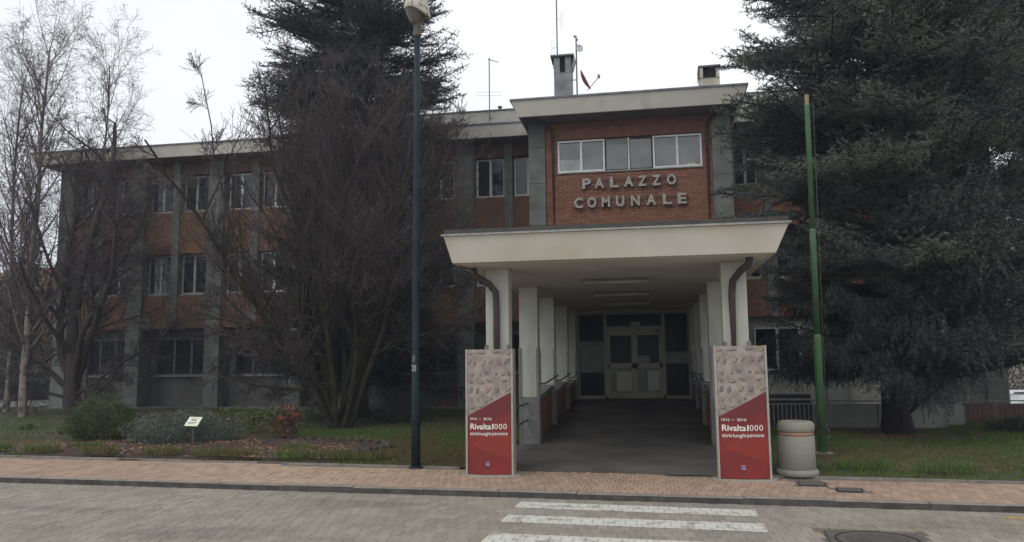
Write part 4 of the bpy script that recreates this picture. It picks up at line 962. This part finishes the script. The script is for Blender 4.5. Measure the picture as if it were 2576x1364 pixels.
def cedar(loc, H, prof, zmin, n, tone, label, tr=.28, seed=1, skip=None, extra=(), droop=.0, fe=1.05):
    rr = random.Random(seed); t = empty('cedar_tree', loc, label, 'tree')
    k = MB(); k.tube([(0,0,-.1),(0,0,.4),(.03,.0,H*.3),(.0,.05,H*.7),(0,0,H)], [tr*1.35,tr,tr*.8,tr*.4,.03], 14); k.build('trunk', M['cedar_bark'], t, smooth=True)
    az = rr.uniform(0,6)
    zs = []
    for i in range(n):
        f_ = i/n; z = zmin+(H-zmin)*(f_**fe)
        az += 2.39996; R_ = np.interp(z, *zip(*prof))*(rr.uniform(.82,1.06) if i % 3 else rr.uniform(.5,.82))
        if skip: R_ = skip(z, az, R_)
        lo = z < zmin+1.3
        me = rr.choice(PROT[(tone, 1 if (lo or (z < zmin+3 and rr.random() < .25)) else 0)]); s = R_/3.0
        pitch = rr.uniform(-.15,.38)-droop+(.25 if z > H*.7 else 0)
        inst('branch', me, t, (0,0,z), (rr.uniform(-.3,.3), -pitch, az), (s, max(s,.6)*rr.uniform(.9,1.15), max(s,.7)*1.0))
    for (p_, rad) in extra: k = MB(); k.tube(p_, rad, 10); k.build('limb', M['cedar_bark'], t, smooth=True)
    return t
cedar((-8.35, 21.6, .15), 17, [(0,3.2),(3,3.1),(6,2.9),(9,3.1),(12,3.2),(15,2.2),(17,.5)], .9, 298, 'needle_dark', 'tall dark cedar behind the bare tree, against the left wing', .30, 3, fe=.92)
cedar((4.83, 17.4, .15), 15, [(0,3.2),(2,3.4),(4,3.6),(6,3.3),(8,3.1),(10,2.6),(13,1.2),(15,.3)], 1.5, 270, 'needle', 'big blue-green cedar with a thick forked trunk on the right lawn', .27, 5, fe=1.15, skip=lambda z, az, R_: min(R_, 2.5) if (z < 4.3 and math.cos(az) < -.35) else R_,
      extra=[([(0.1,0,.55),(.5,0,.85),(1.2,.1,1.25),(2.4,.2,1.5),(3.6,.3,1.9)], [.21,.17,.14,.11,.05]), ([(0,0,1.2),(.5,.2,1.9),(1.6,.4,2.8)], [.15,.12,.05])])
cedar((11.1, 22.6, .15), 17, [(0,2.6),(3,3.2),(6,3.8),(9,4.2),(12,3.6),(15,1.8),(17,.4)], 3.0, 200, 'needle_dark', 'second dark conifer behind the big cedar at the right edge', .28, 8, fe=.8)

# ------------------------------------------------------------------ bare trees
def grow(name, loc, label, stems, cfg, mt, mc, seed, cat='tree'):
    """stems: list of (direction, length, radius). Recursive twigs."""
    rr = random.Random(seed); t = empty(name, loc, label, cat); trunk = MB(); segs = []
    env = cfg.get('env'); soft = cfg.get('soft', .2)
    up, spread, ratio, maxd, minr, droop, wig = cfg['up'], cfg['spread'], cfg['ratio'], cfg['depth'], cfg['minr'], cfg.get('droop', 0), cfg.get('wig', .12)
    def rnd(): return Vector((rr.gauss(0,1), rr.gauss(0,1), rr.gauss(0,1)))
    def branch(p, d, L_, r, dep):
        lim = 1.0+rr.uniform(-soft, soft*.4)+(rr.uniform(.1,.35) if rr.random() < .09 else 0)
        ns = max(2, int(L_/cfg['seg'][min(dep, len(cfg['seg'])-1)])); pts_ = [p.copy()]; rs = [r]; dirs = []
        for i in range(ns):
            d = (d+rnd()*wig+Vector((0,0,up[min(dep,len(up)-1)]))*.12).normalized()
            if dep >= 3 and droop: d = (d+Vector((0,0,-droop))).normalized()
            p2 = p+d*(L_/ns)
            if env and dep and i and env(p2) > lim: ns = i; break
            p = p2; pts_.append(p.copy()); dirs.append(d.copy()); rs.append(max(r*(1-.75*(i+1)/ns), minr))
        if ns < 1 or len(pts_) < 2: return
        ns = len(pts_)-1; rs = [max(r*(1-.8*i_/ns), minr) for i_ in range(ns+1)]
        if dep <= 1: trunk.tube(pts_, rs, 8 if dep == 0 else 6, False)
        else:
            for i in range(ns): segs.append((pts_[i], pts_[i+1], rs[i], rs[i+1]))
        if dep >= maxd: return
        nb = cfg['n'][min(dep, len(cfg['n'])-1)]; nb = max(1, int(nb*rr.uniform(.8,1.2)))
        for j in range(nb):
            f_ = cfg['start'][min(dep,len(cfg['start'])-1)]; u_ = f_+(1-f_)*(j+rr.random())/nb; x_ = u_*ns; i = min(int(x_), ns-1); q = pts_[i].lerp(pts_[i+1], x_-i)
            side = rnd(); side = (side-side.dot(dirs[i])*dirs[i]).normalized(); a = math.radians(rr.uniform(*spread[min(dep,len(spread)-1)]))
            nd = dirs[i]*math.cos(a)+side*math.sin(a); branch(q, nd, L_*ratio[min(dep,len(ratio)-1)]*rr.uniform(.6,1.15)*(1.15-.45*u_), max(rs[i]*.5, minr), dep+1)
    for (off, d, L_, r) in stems: branch(Vector(off), Vector(d).normalized(), L_, r, 0)
    trunk.build('trunk', M[mt], t, smooth=True)
    A = np.array([tuple(s[0]) for s in segs]); Bp = np.array([tuple(s[1]) for s in segs]); ra = np.array([s[2] for s in segs]); rb_ = np.array([s[3] for s in segs])
    d = Bp-A; d /= np.linalg.norm(d,axis=1)[:,None]+1e-9; u = np.cross(d, np.array([.31,.52,.79])); u /= np.linalg.norm(u,axis=1)[:,None]; w = np.cross(d,u); n = len(A)
    co = np.zeros((n,6,3))
    for k in range(3):
        a = 2*math.pi*k/3; e = u*math.cos(a)+w*math.sin(a); co[:,k] = A+e*ra[:,None]; co[:,3+k] = Bp+e*rb_[:,None]
    fi = np.array([[0,1,4,3],[1,2,5,4],[2,0,3,5]]); loops = (np.arange(n)[:,None,None]*6+fi[None]).reshape(-1).astype(np.int32)
    me = bpy.data.meshes.new('crown'); me.vertices.add(n*6); me.vertices.foreach_set('co', co.reshape(-1).astype(np.float32)); me.loops.add(n*12); me.loops.foreach_set('vertex_index', loops)
    me.polygons.add(n*3); me.polygons.foreach_set('loop_start', np.arange(0,n*12,4,dtype=np.int32)); me.update(calc_edges=True); me.materials.append(M[mc])
    o = bpy.data.objects.new('crown', me); COL.objects.link(o); o.parent = t
    print(name, 'segments', n, 'tris', n*6)
    return t
hc = dict(up=[.35,.55,.65,.6,.5], spread=[(22,58),(20,46),(20,45),(20,45)], ratio=[.50,.55,.55,.6], depth=4, minr=.0052, seg=[.45,.32,.25,.22,.2], n=[13,6,5,3], start=[.18,.15,.12,.15], wig=.07, soft=.38, env=lambda p: (((p.x-.05)/4.0)**2+(p.y/3.2)**2+((p.z-3.9)/(4.9 if p.z > 3.9 else 3.4))**2)**.5)
st = []
for i in range(9):
    a = i*2*math.pi/9+.3; lean = .30+.30*(i % 3)/2
    st.append(((.16*math.cos(a), .12*math.sin(a), -.05), (math.cos(a)*lean, math.sin(a)*lean*.8, 1), random.uniform(7.2,8.8)*(1-.12*(lean-.3)), random.uniform(.075,.11)))
for i in range(14):
    a = i*2*math.pi/14+.1; zz0 = random.uniform(1.0,3.4); st.append(((.35*zz0*.6*math.cos(a), .2*math.sin(a), zz0), (math.cos(a), math.sin(a)*.8, random.uniform(-.15,.4)), random.uniform(3.0,4.0), random.uniform(.03,.045)))
for dx_, ln_ in ((-.42, 9.6), (-.36, 9.0), (-.5, 9.2), (-.30, 9.4), (.40, 8.2), (.50, 7.6), (.33, 8.4), (.62, 6.8)):
    st.append(((-.1,0,.2), (dx_, random.uniform(-.1,.1), 1), ln_, .05))
grow('bare_tree', (-7.45, 18.2, .15), 'many-stemmed bare tree with dense reddish twigs beside the lamp post', st, hc, 'bark_moss', 'twig', 11)
ac = dict(up=[.6,.4,.3,.2], spread=[(30,70),(25,60),(25,60),(25,60)], ratio=[.42,.5,.5,.55], depth=4, minr=.0065, seg=[.5,.4,.3,.25], n=[15,8,5,3], start=[.2,.2,.15,.15], wig=.10, soft=.3, env=lambda p: (((p.x+.2)/3.5)**2+(p.y/3)**2+((p.z-4.4)/5.2)**2)**.5)
st = [((0,0,-.05),(-.05,0,1),9.6,.22),((0,0,1.0),(-.55,.1,1),8.0,.14),((.05,0,1.1),(.62,-.1,1),6.6,.14),((0,0,.7),(-.9,-.2,.75),4.6,.10),((.05,0,.6),(1,.1,.35),4.2,.07),((0,0,.8),(.3,-.5,1),7.0,.11),((0,0,.5),(-1,-.1,.15),3.6,.06),((0,0,.35),(.95,-.3,.18),3.4,.055)]
grow('bare_tree', (-18.0, 22.2, .2), 'dark bare tree with several forking trunks in front of the left end of the building', st, ac, 'bark', 'twig', 21)
bc = dict(up=[1.2,.9,.4,.0], spread=[(22,44),(25,50),(25,55),(25,60)], ratio=[.25,.5,.55,.6], depth=4, minr=.0040, droop=.08, seg=[.8,.35,.25,.22,.2], n=[44,8,6,3], start=[.15,.12,.1,.1], wig=.035)
grow('birch_tree', (-18.9, 21.2, .2), 'straight white-barked birch rising behind the dark forked tree, near the left edge', [((0,0,-.05),(-.03,.0,1),12.0,.125)], bc, 'birch', 'twig_birch', 31)
grow('birch_tree', (-18.75, 23.6, .2), 'slim pale-barked birch standing close against the left end facade', [((0,0,-.05),(-.01,.0,1),12.3,.085)], bc, 'birch', 'twig_birch', 32)
grow('birch_tree', (-21.6, 23.5, .2), 'faint twiggy birch cut by the left edge of the picture', [((0,0,-.05),(.02,.05,1),11.6,.10)], bc, 'birch', 'twig_birch', 33)

# ------------------------------------------------------------------ right side: railing, low wall, car
t = empty('area_railing', (2.4, 18.2, .15), 'grey railing of thin upright bars over the basement steps beside the canopy', 'railing')
k = MB().box(0,.98,-.02,.02,.66,.70); k.build('top_rail', M['rail'], t); MB().box(0,.98,-.015,.015,.57,.595).build('top_rail', M['rail'], t)
bk = MB().box(-.008,.008,-.008,.008,0,.57); b0 = bk.build('bar', M['rail'], t); bars = b0.data; b0.location = (.05,0,0)
for i in range(1, 11): inst('bar', bars, t, (.05+i*.092,0,0))
# dark panel standing in for the shade of the stairwell beyond the railing
MB().box(-1.0,.98,.25,.35,-.1,.78).build('stairwell_shade', M['iron'], t)
t = empty('low_wall', (4.2, 18.5, .1), 'pale weathered low wall with a handrail behind the big cedar trunk', 'wall')
MB().box(-.80,.55,0,.18,0,.60).build('panel', M['wall_light'], t); MB().box(.57,1.95,0,.18,0,.60).build('panel', M['wall_light'], t); MB().box(1.96,2.30,0,.18,0,.60).build('panel', M['wall_light'], t)
MB().box(-.8,6.3,.07,.10,.66,.685).build('handrail', M['plinth'], t)
for i in range(7): inst('post', bars, t, (.1+i*.95,.09,.1), (0,0,0), (1.3,1.3,1.05))
MB().box(2.31,3.95,.30,.38,0,.6).build('brick_panel', mat('dull_pink_brick', (.15, .075, .070), (.10, .055, .052), .9, 9), t); MB().box(3.96,6.3,0,.18,0,.6).build('panel', M['wall_light'], t)
b_ = MB()
for i in range(18): b_.box(2.34+i*.09,2.348+i*.09,.02,.03,0,.6)
b_.build('bar_screen', M['plinth'], t)
# parked car
def car(loc, rz, label, s=1):
    t = empty('parked_car', loc, label, 'car'); t.rotation_euler = (0,0,rz)
    prof = [(-2.0,.30),(-2.05,.62),(-1.85,.86),(-1.15,.95),(-.55,1.40),(.85,1.44),(1.65,1.05),(2.0,.95),(2.05,.5),(1.98,.28)]
    mb = MB(); n = len(prof); vs = []
    def hw(z): return .84 if z < 1.0 else .84-.30*(z-1.0)/.44*.7
    for sgn in (-1, 1): vs += [(x, sgn*hw(z), z) for x, z in prof]
    mb.add(vs, [tuple(range(n)), tuple(range(2*n-1, n-1, -1))]+[(i, n+i, n+(i+1)%n, (i+1)%n) for i in range(n)]); mb.build('body', M['car'], t, bevel=.05, smooth=True)
    for sgn in (-1, 1):
        for q_ in ([(-1.0,.98),(-.5,1.34),(.1,1.36),(.1,.98)], [(.18,.98),(.18,1.36),(.80,1.36),(1.35,1.02)]):
            mb = MB(); mb.add([(x, sgn*(hw(z)+.012), z) for x, z in q_], [(0,1,2,3)]); mb.build('side_window', M['glass'], t)
    mb = MB(); mb.add([(-1.17,-.72,.965),(-1.17,.72,.965),(-.57,.6,1.41),(-.57,-.6,1.41)], [(0,1,2,3)]); mb.build('windscreen', M['glass'], t)
    for x in (-1.28, 1.28):
        for sgn in (-1, 1):
            k = MB().lathe([(.30,-.1),(.31,-.08),(.31,.08),(.30,.1)],0,0,24); o = k.build('wheel', M['tyre'], t); o.location = (x, sgn*.76, .31); o.rotation_euler = (math.pi/2,0,0)
            k = MB().lathe([(.19,-.105),(.19,.105)],0,0,16); r_ = k.build('rim', M['alu'], o)
    for sgn in (-1, 1): MB().box(-2.06,-1.98,sgn*.6-.14,sgn*.6+.14,.62,.76).build('headlight', M['frame'], t)
    return t
sheet([10.4,11,11.6,12.2,60], [24,25,26,27,28,29,30,60], .0, 'car_park', M['asphalt'])['kind'] = 'structure'
car((15.2, 35.5, -1.25), math.radians(195), 'white car parked beyond the right end of the building, nearest it')
car((16.8, 40.5, -1.25), math.radians(190), 'pale car parked further back, behind the nearer white car')
# low fence in front of the car park
t = empty('wire_fence', (9.0, 22.5, .12), 'thin low wire fence in front of the parked cars', 'fence')
for i in range(9): inst('post', bars, t, (i*.9,0,0), (0,0,0), (2,2,1.3))
for z in (.3,.6): MB().box(0,7.4,-.006,.006,z,z+.012).build('wire', M['rail'], t)

# ------------------------------------------------------------------ background
def house(name, x0, x1, y0, y1, h, m, label, rh=2.0):
    cx, cy = (x0+x1)/2, (y0+y1)/2; t = empty(name, (cx, cy, 0), label, 'house'); a, b = (x1-x0)/2, (y1-y0)/2
    MB().box(-a,a,-b,b,-2,h).build('wall', M[m], t)
    k = MB(); k.add([(-a-.5,-b-.5,h),(a+.5,-b-.5,h),(a+.5,b+.5,h),(-a-.5,b+.5,h),(-a+2,0,h+rh),(a-2,0,h+rh)],[(0,1,5,4),(1,2,5),(2,3,4,5),(3,0,4),(0,3,2,1)]); k.build('roof', M['roof'], t)
    nx = int((x1-x0)/2.6)
    for fl_ in range(int(h//2.9)):
        for i in range(nx):
            xx = -a+1.3+i*2.6; z = .9+fl_*2.9
            w = MB().box(xx-.5,xx+.5,-b-.03,-b-.002,z,z+1.3).build('window', M['frame_dim'], t); MB().box(xx-.44,xx+.44,-b-.045,-b-.031,z+.06,z+1.24).build('pane', M['glass'], w)
            w = MB().box(a+.002,a+.03,xx*b/a-.5,xx*b/a+.5,z,z+1.3).build('window', M['glass'], t)
    return t
MB().box(-120,-24.5,24.5,34,-.05,.14).build('side_road', M['asphalt'])['kind'] = 'structure'
house('brown_house', -41,-30,38,48,5.9,'houseb','low brown house far behind the birches at the left edge')
house('far_house', -62,-46,52,64,6.2,'house','pale house beyond the brown one, far left')
house('far_house', 18,34,55,68,6.0,'house','pale house far beyond the parked cars on the right')
def leafy(name, loc, H, R_, mname, label, n=5200, conic=True, sz=.20):
    t = empty(name, loc, label, 'tree'); MB().tube([(0,0,-.1),(0,0,H*.9)], [.16,.03], 8).build('trunk', M['cedar_bark'], t)
    def fn():
        z = H*(.12+.88*random.random()**1.1); r = R_*(1-z/H)**.7 if conic else R_*math.sqrt(max(0, 1-((z/H-.55)/.47)**2))
        a = random.uniform(0,6.283); k = (random.random()**.4)*(1+.25*math.sin(a*5+z*3)); return (r*k*math.cos(a), r*k*math.sin(a), z)
    tri_mesh('crown', leafcloud(n, fn, sz, .35, -.1), M[mname], t, per=4); return t
leafy('far_conifer', (-24.6, 27.5, .1), 7.4, 1.7, 'needle_dark', 'dark conifer behind the birches just left of the building end', sz=.16)
leafy('far_conifer', (-30, 33, .1), 6.5, 2.0, 'hedge', 'low dark conifer in front of the brown house')
leafy('far_conifer', (17.5, 46, -1.2), 9.0, 2.6, 'hedge', 'dark conifer behind the parked cars', sz=.2)
leafy('far_conifer', (22.5, 47, -1.2), 8.0, 3.0, 'leaf_green', 'green tree behind the parked cars, furthest right', conic=False)
hn = empty('far_hedge', (-27.5, 34.5, .1), 'long dark hedge along the far side of the side road', 'hedge')
tri_mesh('foliage', leafcloud(9000, lambda: (random.uniform(-9,3.0), random.uniform(-.5,.5), random.uniform(0,1.3)), .12, .4), M['hedge'], hn, per=4)
MB().box(-9,3,-.2,.2,0,.9).build('stems', M['bark'], hn)
hb = empty('far_hedge', (20, 44, -1.25), 'pale green hedge along the back of the car park', 'hedge')
tri_mesh('foliage', leafcloud(8000, lambda: (random.uniform(-9,9), random.uniform(-.5,.5), random.uniform(0,1.5)), .14, .4), M['leaf_green'], hb, per=4)
MB().box(-9,9,-.2,.2,0,1.0).build('stems', M['bark'], hb)

# ------------------------------------------------------------------ volume added to imitate milky lens glare
hz = MB().box(-130, 130, -30, 90, -2.5, 19.5).build('added_glare', M['soil']); hz['kind'] = 'stuff'
hm = bpy.data.materials.new('lens_glare'); hm.use_nodes = True; hn_ = hm.node_tree; hn_.nodes.clear()
ho = hn_.nodes.new('ShaderNodeOutputMaterial'); hv = hn_.nodes.new('ShaderNodeVolumePrincipled')
hv.inputs['Color'].default_value = (.80, .85, 1, 1); hv.inputs['Density'].default_value = .0013; hv.inputs['Anisotropy'].default_value = .2
hn_.links.new(hv.outputs[0], ho.inputs['Volume']); hz.data.materials[0] = hm
